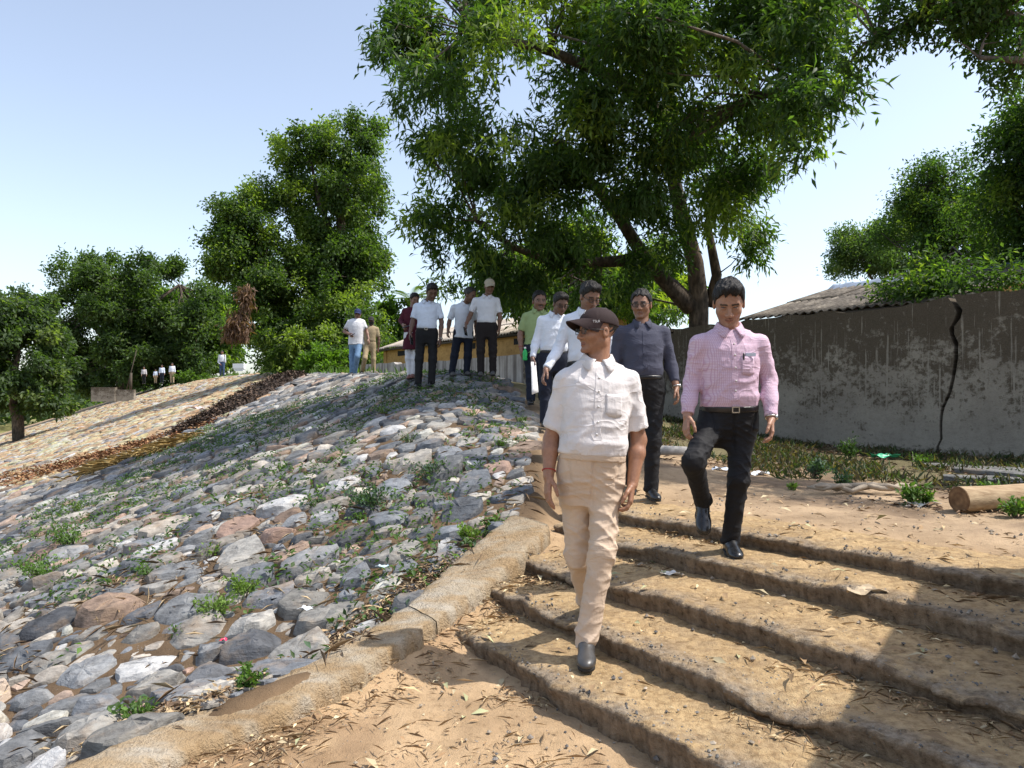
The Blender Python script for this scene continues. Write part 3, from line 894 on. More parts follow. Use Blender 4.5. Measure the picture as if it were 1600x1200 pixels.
    def head_sdf(P):
        p = ((P - f32(HC)) @ f32(A).T)/k
        s = np.abs(p[:, 0]); ps = np.stack([s, p[:, 1], p[:, 2]], 1)
        d = ellip(p, (0,-.018,.035), (.077,.098,.084))
        d = smin(d, ellip(p, (0,.022,-.022), (.066,.068,.088)), .035)
        d = smin(d, rcone(ps, (.046,-.008,-.062), (.012,.062,-.098), .022, .020), .03)
        d = smin(d, ellip(ps, (.038,.056,-.032), (.026,.026,.026)), .02)
        d = smin(d, rcone(ps, (.0,.082,.020), (.042,.066,.017), .010, .010), .014)
        sock = ellip(ps, (.031,.096,-.003), (.017,.014,.011))
        d = -smin(-d, sock, .012)
        d = np.minimum(d, ellip(ps, (.031,.0765,-.004), (.0135,.0120,.0105)))
        nose = rcone(p, (0,.086,.006), (0,.107,-.036), .0075, .0120)
        nose = smin(nose, ellip(ps, (.013,.096,-.040), (.0095,.011,.0085)), .008)
        d = smin(d, nose, .010)
        d = smin(d, rcone(ps, (0,.0895,-.0665), (.021,.078,-.069), .0062, .003), .006)
        d = smin(d, rcone(ps, (0,.0885,-.0785), (.017,.079,-.077), .0072, .004), .006)
        d = smin(d, ellip(ps, (0,.080,-.105), (.020,.016,.014)), .014)
        ear = ellip(ps, (.0795,-.010,-.014), (.0095,.019,.032))
        ear = -smin(-ear, ellip(ps, (.091,-.006,-.010), (.008,.010,.018)), .005)
        d = smin(d, ear, .006)
        d = d*k
        nk_top = HC + (A.T @ np.array([0,-.022,-.055]))*k
        d = smin(d, rcone(P, nk_top, f32(neck - Up*.03), .054*k, .060*sc), .02)
        return d.astype(np.float32)
    nk0 = neck - Up*.04
    lo, hi = bbox([HC, nk0], .145*k); hi[2] = HC[2] + .15*k; lo[2] = nk0[2] - .02
    Vh, Fh = surfnet(head_sdf, lo, hi, h_h)
    sk = np.array(skin)
    Cc = np.tile(sk, (len(Vh), 1))
    p = ((Vh - HC) @ A.T)/k; s = np.abs(p[:, 0])
    def paint(w, c):
        nonlocal Cc
        Cc = Cc*(1-w[:, None]) + np.asarray(c)*w[:, None]
    front = (p[:, 1] > .05)
    paint(.28*sstep(-.04, -.07, p[:, 2])*(p[:, 1] > .0), sk*.62)                       # shaved jaw
    paint(.35*np.exp(-(((s-.031)/.022)**2 + ((p[:, 2]+.006)/.016)**2))*front, sk*.5)   # around the eyes
    paint(.9*((np.abs(p[:, 2] - (.0195 - .12*np.maximum(s-.028, 0))) < .0055) & (s > .011) & (s < .05) & front), (.014,.011,.010))
    paint(.75*((np.abs(p[:, 2]+.0725) < .010) & (s < .022 - .5*np.abs(p[:, 2]+.0725)) & (p[:, 1] > .078)), sk*np.array((.75,.5,.5)))
    paint(.9*((np.abs(p[:, 2]+.0722) < .0018) & (s < .022) & (p[:, 1] > .075)), sk*.25)
    eye = np.sqrt((s-.031)**2 + ((p[:, 2]+.004)*1.5)**2)
    paint(.8*((eye < .0125) & (p[:, 1] > .078)), sk*.8)
    if pitch < 15:
        eye2 = np.sqrt((s-.031)**2 + ((p[:, 2]+.005)*2.6)**2); paint(1.0*((eye2 < .0115) & (p[:, 1] > .078)), (.24,.21,.19)); paint(1.0*((eye2 < .0068) & (p[:, 1] > .078)), (.01,.008,.007))
    paint(.85*((np.abs(p[:, 2]-.004) < .0028) & (np.abs(s-.031) < .015) & (p[:, 1] > .07)), (.02,.014,.012))
    if moust: paint(.93*((p[:, 2] < -.049) & (p[:, 2] > -.064) & (s < .030) & (p[:, 1] > .07)), (.015,.012,.011))
    paint(.5*((s < .012) & (p[:, 2] < -.042) & (p[:, 2] > -.05) & (p[:, 1] > .09)), sk*.3)
    bodyV, bodyF, bodyC = [Vh], [Fh], [Cc]
    nb = len(Vh)
    def add_chunk(Vx, Fx, cx):
        nonlocal nb
        bodyV.append(Vx); bodyF.append(Fx + nb); bodyC.append(np.tile(np.asarray(cx), (len(Vx), 1)) if np.ndim(cx) == 1 else cx); nb += len(Vx)
    def hand_prims(sd):
        e, w = W['el'+sd].astype(float), W['wr'+sd].astype(float)
        D = nrm(w - e)
        hd = hands.get(sd) if hands else None
        Hd = nrm(hd['dir']) if hd and 'dir' in hd else nrm(D + np.array([0,0,-.35]))
        md = -Lf if sd == 'L' else Lf
        Pn = np.asarray(hd['palm'], float) if hd and 'palm' in hd else md - Fr*.25
        Pn = nrm(Pn - Hd*(Pn @ Hd)); Ac = nrm(np.cross(Pn, Hd))
        if Ac @ Fr < 0 and not (hd and 'flip' in hd): Ac = -Ac
        if hd and hd.get('flip'): Ac = -Ac
        cl = hd.get('curl', 1.0) if hd else 1.0
        z = sc*1.0; prim = []
        bases = []
        for j, (of, bl, ln, cj) in enumerate(((.030,.090,.072,.8),(.0105,.094,.080,.95),(-.009,.091,.074,1.05),(-.027,.083,.058,1.15))):
            b0 = w + Hd*bl*z + Ac*of*z
            prim.append((w + Ac*of*.55*z + Hd*.012*z, b0, .0150*z, .0118*z)); bases.append(b0)
            p0 = b0; ang = 0
            for seg, (fr_, ca) in enumerate(((.45, 18),(.31, 36),(.24, 26))):
                ang += R(ca)*cl*cj
                dd = Hd*math.cos(ang) + Pn*math.sin(ang)
                p1 = p0 + dd*ln*fr_*z
                prim.append((p0, p1, (.0102,.0092,.0084)[seg]*z, (.0092,.0084,.0074)[seg]*z)); p0 = p1
        t0 = w + Hd*.022*z + Ac*.024*z + Pn*.006*z
        t1 = t0 + nrm(Hd*.75 + Ac*.65 + Pn*.3)*.042*z; t2 = t1 + nrm(Hd*.95 + Ac*.22 + Pn*.3)*.032*z; t3 = t2 + nrm(Hd + Pn*.35)*.024*z
        prim += [(w + Hd*.006*z, t0, .016*z, .0155*z), (t0, t1, .0148*z, .0112*z), (t1, t2, .0108*z, .0098*z), (t2, t3, .0098*z, .0082*z)]
        return prim
    grips = {}
    for sd in 'LR':
        prim = hand_prims(sd) if lod < 4 else [(W['wr'+sd], W['wr'+sd] + nrm(W['wr'+sd]-W['el'+sd])*.14, .03, .03)]
        a, e, w = W['sh'+sd], W['el'+sd], W['wr'+sd]
        grips[sd] = np.mean([q[1] for q in prim], 0) + base
        def arm_sdf(P):
            if sleeve == 'short':
                d = smin(rcone(P, a, e, .049*g, .040*sc), rcone(P, e, e + (w-e)*.3, .038*sc, .041*sc), .02)
                d = smin(d, rcone(P, e + (w-e)*.3, w, .041*sc, .0275*sc), .02)
            else:
                d = rcone(P, e + (w-e)*.55, w, .034*sc, .0275*sc)
            hnd = None
            for q in prim:
                dq = rcone(P, q[0], q[1], q[2], q[3])
                hnd = dq if hnd is None else smin(hnd, dq, .0045)
            return smin(d, hnd, .012).astype(np.float32)
        ks = [q[0] for q in prim] + [q[1] for q in prim] + ([a, e] if sleeve == 'short' else [e + (w-e)*.55])
        lo, hi = bbox(ks, .058*g if sleeve == 'short' else .045*sc)
        Vx, Fx = surfnet(arm_sdf, lo, hi, h_d)
        cx = np.tile(sk*1.04, (len(Vx), 1))
        add_chunk(Vx, Fx, cx)
    if True:                                                        # the body inside the clothes
        def core(P):
            d = loft(P, -.2, .95, -.03)
            for sd in 'LR':
                d = smin(d, rcone(P, W['hip'+sd], W['kn'+sd], .065*sc, .045*sc), .04); d = smin(d, rcone(P, W['kn'+sd], W['an'+sd], .045*sc, .033*sc), .02)
                d = smin(d, rcone(P, W['sh'+sd], W['el'+sd], .036*sc, .03*sc), .03)
                if sleeve == 'long': d = smin(d, rcone(P, W['el'+sd], W['el'+sd] + (W['wr'+sd]-W['el'+sd])*.7, .03*sc, .024*sc), .02)
            return d.astype(np.float32)
        lo, hi = bbox(['anL','anR','elL','elR','shL','shR','hipL','hipR', neck], .15*g)
        Vx, Fx = surfnet(core, lo, hi, .026)
        add_chunk(Vx, Fx, sk)
    mesh_obj('body', np.concatenate(bodyV), np.concatenate(bodyF), M['skin'], root, col=np.concatenate(bodyC))
    # ---- hair
    toW = lambda q: HC + (np.asarray(q) @ A)*k
    if hair:
        def hair_sdf(P):
            p = ((P - f32(HC)) @ f32(A).T)/k
            th = .002 if cap else .013
            d = ellip(p, (0,-.020,.037), (.077+th*.75,.098+th,.084+th))
            if hairstyle == 'quiff':
                d = smin(d, ellip(p, (.01,.045,.098), (.060,.045,.034)), .03)
            if hairstyle == 'bun':
                d = smin(d, ellip(p, (0,-.128,.02), (.045,.04,.045)), .015)
            yy = p[:, 1]
            line = np.interp(yy, [-.13,-.06,-.03,-.012,.008,.022,.05,.068,.10], [-.075,-.065,-.045,.004,-.012,.006,.052,.072,.075])
            if hairstyle == 'receding': line = np.interp(yy, [-.13,-.06,-.03,-.012,.008,.022,.05,.068,.10], [-.075,-.065,-.045,.004,-.012,.012,.07,.105,.12])
            jag = .006*np.sin(p[:, 0]*150 + 1) + .004*np.sin(p[:, 0]*340) 
            d = np.maximum(d, (line + jag - p[:, 2]))
            d = d + .0036*np.sin(p[:, 0]*210 + 40*yy + 2*np.sin(yy*70))*np.sin(yy*95 + p[:, 2]*80) + .003*np.sin(p[:, 0]*90 - yy*60)
            return (d*k).astype(np.float32)
        lo, hi = bbox([HC], .15*k); hi = hi + np.array([.0,.03,.02])*k; lo = lo - np.array([0,.03,0])*k
        V, Fs = surfnet(hair_sdf, lo, hi, h_h*1.15)
        mesh_obj('hair', V, Fs, M[hair], root)
    if mask:
        def mk(P):
            p = ((P - f32(HC)) @ f32(A).T)/k
            return np.maximum(head_sdf(P) - .006, np.maximum(p[:, 2] + .02, -.12 - p[:, 2])*k).astype(np.float32)
        lo, hi = bbox([HC], .15*k)
        V, Fs = surfnet(mk, lo, hi, h_h*1.2); mesh_obj('face_cover', V, Fs, M[mask], root)
    if cap:
        tilt = .16
        def cap_sdf(P):
            p = ((P - f32(HC)) @ f32(A).T)/k
            d = ellip(p, (0,-.014,.034), (.090,.112,.090))
            pl = .036 - p[:, 2] + tilt*(p[:, 1])
            d = np.maximum(d, pl)
            seam = np.abs(np.sin(3*np.arctan2(p[:, 0], p[:, 1] + .014)))
            return ((d - .0012*np.minimum(seam*6, 1))*k).astype(np.float32)
        lo, hi = bbox([HC], .16*k)
        V, Fs = surfnet(cap_sdf, lo, hi, h_h*1.1)
        co = mesh_obj('cap', V, Fs, M[cap], root)
        gv = []; nu, nv = 21, 7
        for lay in (0, 1):
            for j in range(nv):
                v_ = j/(nv-1)
                for i in range(nu):
                    a_ = R(-80 + 160*i/(nu-1))
                    x_ = math.sin(a_)*(.090 - .010*v_); y_ = -.014 + math.cos(a_)*(.112) + v_*.080*max(0, math.cos(a_))**.55
                    z_ = .036 + tilt*y_ + .012 - .10*v_*.12 - .95*(x_**2)/.09*v_*.55 - .016*v_
                    gv.append(toW((x_, y_, z_ - lay*.0045)))
        gf = []
        L_ = nu*nv
        for j in range(nv-1):
            for i in range(nu-1):
                q = j*nu+i; gf.append((q, q+1, q+nu+1, q+nu)); gf.append((L_+q, L_+q+nu, L_+q+nu+1, L_+q+1))
        for i in range(nu-1): q = (nv-1)*nu+i; gf.append((q, q+1, L_+q+1, L_+q))
        for j in range(nv-1):
            q = j*nu; gf.append((q, q+nu, L_+q+nu, L_+q)); q = j*nu+nu-1; gf.append((q+nu, q, L_+q, L_+q+nu))
        mesh_obj('brim', gv, gf, M[cap], co, True, None, 40)
        mb = MB(); bt = toW((0,-.014,.139)); mb.tube([bt - A[2]*.004, bt + A[2]*.004*k], [.008*k, .005*k], 8); mb.build('cap_button', M[cap], co)
        W['_cap'] = co
    if glasses and lod < 3:
        mb = MB(); lens = MB()
        for sx in (-1, 1):
            ring = []
            for t in np.linspace(0, 2*math.pi, 19):
                cx_, cz_ = math.cos(t), math.sin(t)
                ring.append(toW((sx*(.033 + .0235*np.sign(cx_)*abs(cx_)**.75), .101 - .006*abs(cx_), -.005 + .0155*np.sign(cz_)*abs(cz_)**.75)))
            mb.tube(ring, [.0016*k*(1.5 if lod else 1.2)]*19, 5, False)
            lens.add([toW((sx*.033, .101, -.005))] + ring[:-1], [(0, i+1, (i+1) % 18 + 1) for i in range(18)])
            mb.tube([toW((sx*.056, .097, .0)), toW((sx*.075, .07, .002)), toW((sx*.083, .0, .0)), toW((sx*.082, -.016, -.012))], [.0018*k*1.3]*4, 5)
        mb.tube([toW((-.011, .102, -.002)), toW((0, .105, .0)), toW((.011, .102, -.002))], [.0018*k]*3, 5)
        go = mb.build('spectacles', M['frame'], root)
        lens.build('lens', M['lens'], go)
    # ---- collar, placket, buttons, pocket
    if collar and lod < 3:
        nc = neck + Up*.004*sc
        gv = []; gf = []; n_ = 34
        rows = []
        for i in range(n_):
            t = R(14 + 332*i/(n_-1)); fr_ = math.cos(t); lf_ = math.sin(t)
            near_f = max(0, math.cos(t))**3
            bx_ = nc + Lf*lf_*.070*sc + Fr*(fr_*.070 - .002)*sc - Up*(.034*max(0, fr_) - .004)*sc
            tp = bx_ + Up*(.034 + .006*(1-fr_)*.5)*sc - (Lf*lf_ + Fr*fr_)*.006*sc
            out = (Lf*lf_ + Fr*fr_)
            fl = bx_ + out*(.024 + .022*near_f)*sc - Up*(.002 + .026*near_f)*sc + Lf*np.sign(lf_)*.024*near_f*sc
            rows.append([bx_, tp, tp + out*.008*sc + Up*.001, fl])
        for r_ in rows: gv += r_
        for i in range(n_-1):
            for j in range(3): q = i*4+j; gf.append((q, q+4, q+5, q+1))
        co = mesh_obj('collar', gv, gf, M[shirt], so, True, None, 35)
        md = co.modifiers.new('thick', 'SOLIDIFY'); md.thickness = .0022; md.offset = 0
    if lod < 2:
        tq = np.linspace(.12 if tuck else -.12, .90, 30)
        mid = [hipm + Up*t*Ltor + Fr*.10 for t in tq]
        L_ = project([q + Lf*.016*sc for q in mid], shirt_sdf, .0025); R_ = project([q - Lf*.016*sc for q in mid], shirt_sdf, .0025)
        L2 = project([q + Lf*.0175*sc for q in mid], shirt_sdf, -.002); R2 = project([q - Lf*.0175*sc for q in mid], shirt_sdf, -.002)
        gv = np.concatenate([L2, L_, R_, R2]); n_ = 30
        gf = [(c_*n_+i, c_*n_+i+1, (c_+1)*n_+i+1, (c_+1)*n_+i) for c_ in range(3) for i in range(n_-1)]
        mesh_obj('placket', gv, gf, M[shirt], so, True, None, 50)
        for t in (np.linspace(.2, .86, 6) if lod == 0 else ()):
            c1 = project([hipm + Up*t*Ltor + Fr*.12], shirt_sdf, .003)[0].astype(float)
            mb = MB(); mb.tube([c1, c1 + Fr*.0035], [.0058*sc, .0052*sc], 8)
            mb.build('button', M['button'], so)
        if pocket:
            gu, gw_ = np.meshgrid(np.linspace(0, 1, 9), np.linspace(0, 1, 9))
            org = hipm + Up*.52*Ltor + Lf*.035*sc + Fr*.12
            pts_ = [org + Lf*u_*.085*sc + Up*(w_*.105 - (.012*(1 - abs(2*u_-1)) if w_ == 0 else 0))*sc for u_, w_ in zip(gu.ravel(), gw_.ravel())]
            pv = project(pts_, shirt_sdf, .0015)
            pf = [(j*9+i, j*9+i+1, (j+1)*9+i+1, (j+1)*9+i) for j in range(8) for i in range(8)]
            po = mesh_obj('pocket', pv, pf, M[shirt], so)
            md = po.modifiers.new('thick', 'SOLIDIFY'); md.thickness = .0018; md.offset = 1
    # ---- watch, thread
    for sdw, kind_ in ((watch, 'wristwatch'), (thread, 'wrist_thread')):
        if not sdw: continue
        e, w = W['el'+sdw].astype(float), W['wr'+sdw].astype(float); ax = nrm(w-e)
        c0 = w - ax*(.012 if kind_ == 'wristwatch' else .03)*sc
        rr = (.032 if kind_ == 'wristwatch' else .034)*sc
        s1 = nrm(np.cross(ax, (0,1,.1))); s2 = np.cross(ax, s1)
        loop = [c0 + (s1*math.cos(t) + s2*math.sin(t))*rr for t in np.linspace(0, 2*math.pi, 17)]
        mb = MB(); mb.tube(loop, [(.0055 if kind_ == 'wristwatch' else .0028)*sc]*17, 6, False)
        wo = mb.build(kind_, M['steel' if kind_ == 'wristwatch' else 'redthread'], root)
        if kind_ == 'wristwatch':
            od = nrm((Lf if sdw == 'L' else -Lf) + Fr*.5); od = nrm(od - ax*(od @ ax))
            mb = MB(); mb.tube([c0 + od*rr*.85, c0 + od*(rr*.85 + .012)], [.018*sc, .016*sc], 12); mb.build('dial', M['steel'], wo)
    # ---- shoes
    for sd in 'LR':
        ak = W['an'+sd].astype(float)
        fd = nrm(feet[sd]) if feet and sd in feet else nrm(Fr*np.array([1,1,0]))
        fu = np.array([0,0,1.0]); fu = nrm(fu - fd*(fu @ fd)); fl = np.cross(fd, fu)
        z = sc
        gnd = ak - fu*.085*z
        def foot(P, off=0.0):
            q = P - f32(gnd)
            x = q @ f32(fl); y = q @ f32(fd); v = q @ f32(fu)
            p = np.stack([x*1.0, y, v], 1)
            d = rcone(p, (0,-.035*z,.038*z), (0,.03*z,.040*z), .038*z, .036*z)
            d = smin(d, rcone(p, (0,.0,.075*z), (0,.10*z,.035*z), .040*z, .034*z), .03)
            d = smin(d, ellip(p, (0,.13*z,.026*z), (.047*z,.075*z,.034*z)), .03)
            return d, v
        def shoe_sdf(P):
            d, v = foot(P); return np.maximum(np.maximum(d, .014*z - v), v - .105*z).astype(np.float32)
        def sole_sdf(P):
            q = P - f32(gnd); x = q @ f32(fl); y = q @ f32(fd); v = q @ f32(fu)
            p = np.stack([x, y, 0*v], 1)
            d = smin(rcone(p, (0,-.035*z,0), (0,.04*z,0), .039*z, .036*z), rcone(p, (0,.06*z,0), (0,.155*z,0), .044*z, .042*z), .03)
            return np.maximum(d, np.abs(v - .007*z) - .011*z).astype(np.float32)
        lo, hi = bbox([gnd - fd*.08*z, gnd + fd*.22*z, gnd + fu*.11*z], .07*z)
        hh = (.006, .009, .012, .02, .035)[lod]
        V, Fs = surfnet(shoe_sdf, lo, hi, hh)
        sh = mesh_obj('shoe', V, Fs, M[shoes], root)
        if lod < 3:
            V, Fs = surfnet(sole_sdf, lo, hi, hh); mesh_obj('sole', V, Fs, M['sole'], sh)
    return dict(root=root, grip=grips, W={k_: (v_ + base if isinstance(v_, np.ndarray) else v_) for k_, v_ in W.items()}, Fr=Fr, Lf=Lf, Up=Up, toW=lambda q: toW(q) + base, A=A, base=base, k=k, sdf=shirt_sdf, hipm=hipm, Ltor=Ltor)
# ---------------------------------------------------------------- people
def std(px, top_, foot, turn=1.0, spread=1.0, lean=0.0):
    h = foot - top_
    yy = lambda f: top_ + f*h
    J = dict(head=(px + lean*h, yy(.070)), neck=(px + lean*h*.8, yy(.158)))
    for sd, sg in (('L', 1), ('R', -1)):
        J['sh'+sd] = (px + sg*.108*h*turn + lean*h*.75, yy(.185)); J['el'+sd] = (px + sg*.135*h*turn + lean*h*.4, yy(.355), -.03)
        J['wr'+sd] = (px + sg*.140*h*turn + lean*h*.2, yy(.475), -.12); J['hip'+sd] = (px + sg*.052*h*turn, yy(.495))
        J['kn'+sd] = (px + sg*.056*h*spread, yy(.725), -.03); J['an'+sd] = (px + sg*.060*h*spread, yy(.951))
    return J
def at(J, **k): J.update(k); return J

man = person('man in white linen shirt, beige trousers and dark brown cap stepping down the stairs', 3.75,
  dict(head=(932,517), neck=(934,566), shL=(982,596), shR=(885,596), elL=(998,688,.02), wrL=(988,757,-.06), elR=(861,687,.03), wrR=(857,744,-.05),
       hipL=(948,735), hipR=(899,735), knL=(941,862,-.12), anL=(916,999,-.14), knR=(903,868,.05), anR=(918,937,.31)),
  skin=(.30,.15,.088), shirt='linen', trousers='beige', yaw=66, pitch=1, lod=0, hair='hair_grey', cap='capbrown', glasses=True, belt='beige',
  shoes='shoe_grey', feet=dict(L=(-.10,-1,-.03), R=(-.18,-.9,-.30)), pocket=True, thread='R', hs=.97, bulk=.97, belly=.03, legw=.88,
  hands=dict(R=dict(curl=.65), L=dict(curl=1.25)), wrk=1.15, shirt_w=2.0)
# lettering on the cap brim
def text_on(parent, txt, size, o, xax, yax, mat, name):
    cu = bpy.data.curves.new(name, 'FONT'); cu.body = txt; cu.size = size; cu.extrude = .0006; cu.align_x = 'CENTER'
    t = bpy.data.objects.new(name, cu); C.objects.link(t); cu.materials.append(mat)
    x, y = nrm(xax), nrm(yax); y = nrm(y - x*(x @ y)); z = np.cross(x, y)
    Mx = Matrix(((x[0], y[0], z[0], o[0]), (x[1], y[1], z[1], o[1]), (x[2], y[2], z[2], o[2]), (0,0,0,1)))
    me = bpy.data.meshes.new_from_object(t, depsgraph=bpy.context.evaluated_depsgraph_get())
    bpy.data.objects.remove(t); bpy.data.curves.remove(cu)
    me.transform(Matrix.Translation(-Vector(man['base'].tolist())) @ Mx)
    me.materials.clear(); me.materials.append(mat)
    t = bpy.data.objects.new(name, me); C.objects.link(t); t.parent = parent
    return t
cap_o = man['W']['_cap']
tA = man['A']
text_on(cap_o, 'TSLR', .017, man['toW']((.0885,.052,.036)), -tA[1]*1.0 + tA[0]*.62, tA[2] + .2*tA[0], M['offwhite'], 'cap_lettering')
text_on(cap_o, '/', .030, man['toW']((.030,.090,.086)), tA[0] - tA[1]*.3, tA[2] - tA[1]*.5, M['offwhite'], 'cap_emblem')

pink = person('man in pink checked shirt and black trousers stepping down in front of the cracked wall', 4.45,
  dict(head=(1139,472,-.05), neck=(1139,515), shL=(1186,538), shR=(1093,538), elL=(1201,592,.03), wrL=(1205,655,-.10), elR=(1081,598,.03), wrR=(1074,650,-.06),
       hipL=(1159,655,.05), hipR=(1116,655,.05), knL=(1154,748,-.06), anL=(1141,843,.0), knR=(1083,722,-.22), anR=(1098,783,-.02)),
  skin=(.34,.18,.115), shirt='pinkcheck', trousers='black', sleeve='long', yaw=14, pitch=30, lod=0, hs=1.10, hairstyle='quiff', watch='L', buckle=True, pocket=True,
  feet=dict(L=(-.05,-1,-.04), R=(-.12,-.72,-.68)), bulk=1.02, belly=.02, shoes='shoe', legw=.84)
# pen and folded paper in his pocket
blue = person('man in slate blue shirt and black trousers walking behind the two leaders', 5.97,
  at(std(1003,449,779), head=(1002,475), neck=(1003,506), shL=(1036,520), shR=(969,520), elL=(1049,573), wrL=(1057,606,-.08), elR=(960,573), wrR=(958,610), hipL=(1022,603), hipR=(985,603),
     knL=(1020,688,-.05), knR=(984,685,.1), anL=(1017,763,-.05), anR=(986,752,.25)),
  skin=(.25,.13,.08), shirt='slate', trousers='black', sleeve='long', yaw=20, pitch=8, lod=1, hs=1.06, glasses=True, watch='L', bulk=1.05, belly=.02, cuff_roll=True,
  feet=dict(L=(.15,-1,-.04), R=(-.1,-1,-.15)))
glas = person('bespectacled man in white long-sleeved shirt looking down, just behind the man in the cap', 7.0,
  at(std(915,437,717), head=(922,463,-.05), neck=(916,487), shL=(946,501), shR=(889,501), elR=(872,545), wrR=(853,578,-.15), elL=(955,548), wrL=(952,585), hipL=(931,580), hipR=(901,580)),
  skin=(.22,.115,.075), shirt='white', trousers='black', sleeve='long', yaw=-22, pitch=28, lod=1, hs=1.06, glasses=True, hairstyle='quiff')
papr = person('man in white long-sleeved shirt carrying a folded sheet of paper', 8.6,
  at(std(868,452,666), head=(876,474,-.05), neck=(868,491), shL=(888,501), shR=(847,501), elR=(837,535), wrR=(832,560,-.10), elL=(896,535), wrL=(895,560),
     hipL=(876,560), hipR=(854,560), knR=(852,608), anR=(851,656), knL=(872,608,.1), anL=(873,652,.2)),
  skin=(.15,.08,.055), shirt='white', trousers='navy', sleeve='long', yaw=-18, pitch=26, lod=2, hs=1.08, glasses=True, hairstyle='quiff')
gren = person('moustached man in sage green shirt holding a green bottle', 10.5,
  at(std(840,453,632), head=(843,470), neck=(841,486), shL=(861,495), shR=(822,495), elR=(813,523), wrR=(814,545,-.05), elL=(868,525), wrL=(866,550), hipL=(846,548), hipR=(829,548),
     knR=(830,590), anR=(829,623), knL=(846,590), anL=(848,622)),
  skin=(.20,.105,.07), shirt='green', trousers='navy', yaw=-10, pitch=6, lod=2, hs=1.15, moust=True, thread='R', tuck=False, hem=-.08)
polo = person('man in white polo shirt and beige cap looking at his feet', 12.2,
  at(std(760,431,590), head=(765,447,-.08), neck=(761,463,-.03), shL=(776,470), shR=(743,470), elR=(735,492), wrR=(728,507,-.12), elL=(781,494), wrL=(780,513), hipL=(769,512), hipR=(752,512),
     knR=(751,548), anR=(751,581), knL=(770,548), anL=(770,580)),
  skin=(.18,.095,.06), shirt='white2', trousers='brownblack', yaw=-14, pitch=20, lod=2, hs=1.06, cap='capbeige', shoes='sneaker', belt=False, thread='R')
kurt = person('bald man in loose untucked white shirt and navy trousers beside the beige cap wearer', 12.5,
  at(std(722,446,590), head=(735,461,-.15), neck=(727,474,-.05), shL=(739,480,.08), shR=(709,481,-.05), elR=(702,503), wrR=(700,516,-.08), elL=(744,505,.12), wrL=(744,520,.1), hipL=(732,520,.04), hipR=(716,520,-.02),
     knR=(710,556), anR=(706,581), knL=(731,556), anL=(729,580)),
  skin=(.15,.075,.045), shirt='white', trousers='navy', yaw=-55, pitch=22, lod=2, hs=1.15, hair='hair_grey', hairstyle='receding', tuck=False, shoes='sneaker', shirt_w=3)
wsh = person('man in pale short-sleeved shirt and black trousers on the stone crest, head bowed', 11.85,
  at(std(667,439,608), head=(675,456,-.1), neck=(668,471,-.03), shL=(684,479), shR=(651,479), elR=(645,502), wrR=(641,520,-.08), elL=(690,503), wrL=(688,530,-.06), hipL=(676,521), hipR=(658,521),
     knR=(655,562), anR=(653,599), knL=(676,562), anL=(674,597)),
  skin=(.13,.068,.045), shirt='whiteblue', trousers='black', yaw=-20, pitch=30, lod=2, hs=1.15, pocket=False, buckle=True, hairstyle='quiff', watch='L')
mar = person('woman in long maroon tunic and white leggings half hidden by the man in black trousers', 13.2,
  at(std(643,456,594), head=(648,468), neck=(645,480), shL=(656,486), shR=(633,486), elR=(626,501), wrR=(630,508,-.22), elL=(659,505), wrL=(655,515,-.2), hipL=(651,526), hipR=(638,526),
     knR=(638,560), anR=(640,586), knL=(648,560), anL=(645,585)),
  skin=(.24,.13,.09), shirt='maroon', trousers='white2', sleeve='long', yaw=-30, pitch=20, lod=2, hairstyle='bun', tuck=False, hem=.28, shoes='sandal', belt=False, legw=.8, collar=False, bulk=.92)
jean = person('man in white shirt, blue cap and jeans holding a phone near the leafy bushes', 18.6,
  at(std(558,480,588), head=(559,490), neck=(557,498), shL=(567,503), shR=(546,503), elR=(538,518), wrR=(546,522,-.2), elL=(573,518), wrL=(576,530,-.1), hipL=(562,533), hipR=(551,533),
     knR=(550,558), anR=(550,582), knL=(558,557,-.2), anL=(554,583,.1)),
  skin=(.20,.105,.07), shirt='white2', trousers='jeans', yaw=-5, pitch=15, lod=3, cap='capnavy', tuck=False, shoes='sneaker', shirt_w=4)
pol = person('officer in khaki uniform with dark cap and covered face behind the man in jeans', 19.2,
  at(std(578,491,588), head=(580,501), neck=(580,509), shL=(589,514), shR=(571,514), elL=(592,530), wrL=(591,545), elR=(569,530), wrR=(571,543), knR=(570,560,-.2), anR=(566,580,.1)),
  skin=(.13,.07,.05), shirt='khaki', trousers='khaki', yaw=0, pitch=10, lod=3, cap='mask', mask='mask', shoes='shoe')
fone = person('man in white shirt and jeans with hand raised to his ear on the far crest', 50.0,
  at(std(347,548,588), elR=(341,566), wrR=(344,569,-.2), elL=(352,566), wrL=(351,557,-.2)), skin=(.2,.105,.07), shirt='white', trousers='darkjeans', sleeve='long', lod=4)
for px_, t_, f_, sh_, tr_, lab in ((225,573,600,'greyshirt','black','man in pinkish grey shirt and black trousers, leftmost of the far group'),
                              (243,577,599,'whiteblue','khaki','small figure in pale blue shirt in the far group, second from its left end'),
                              (253,570,599,'whiteblue','navy','figure in blue shirt and dark trousers in the far group'),
                              (269,567,599,'white','khaki','man in white shirt and pale trousers, rightmost of the far group')):
    person(lab, 70.0, std(px_, t_, f_), shirt=sh_, trousers=tr_, lod=4, sleeve='long', group='people gathered far along the crest')

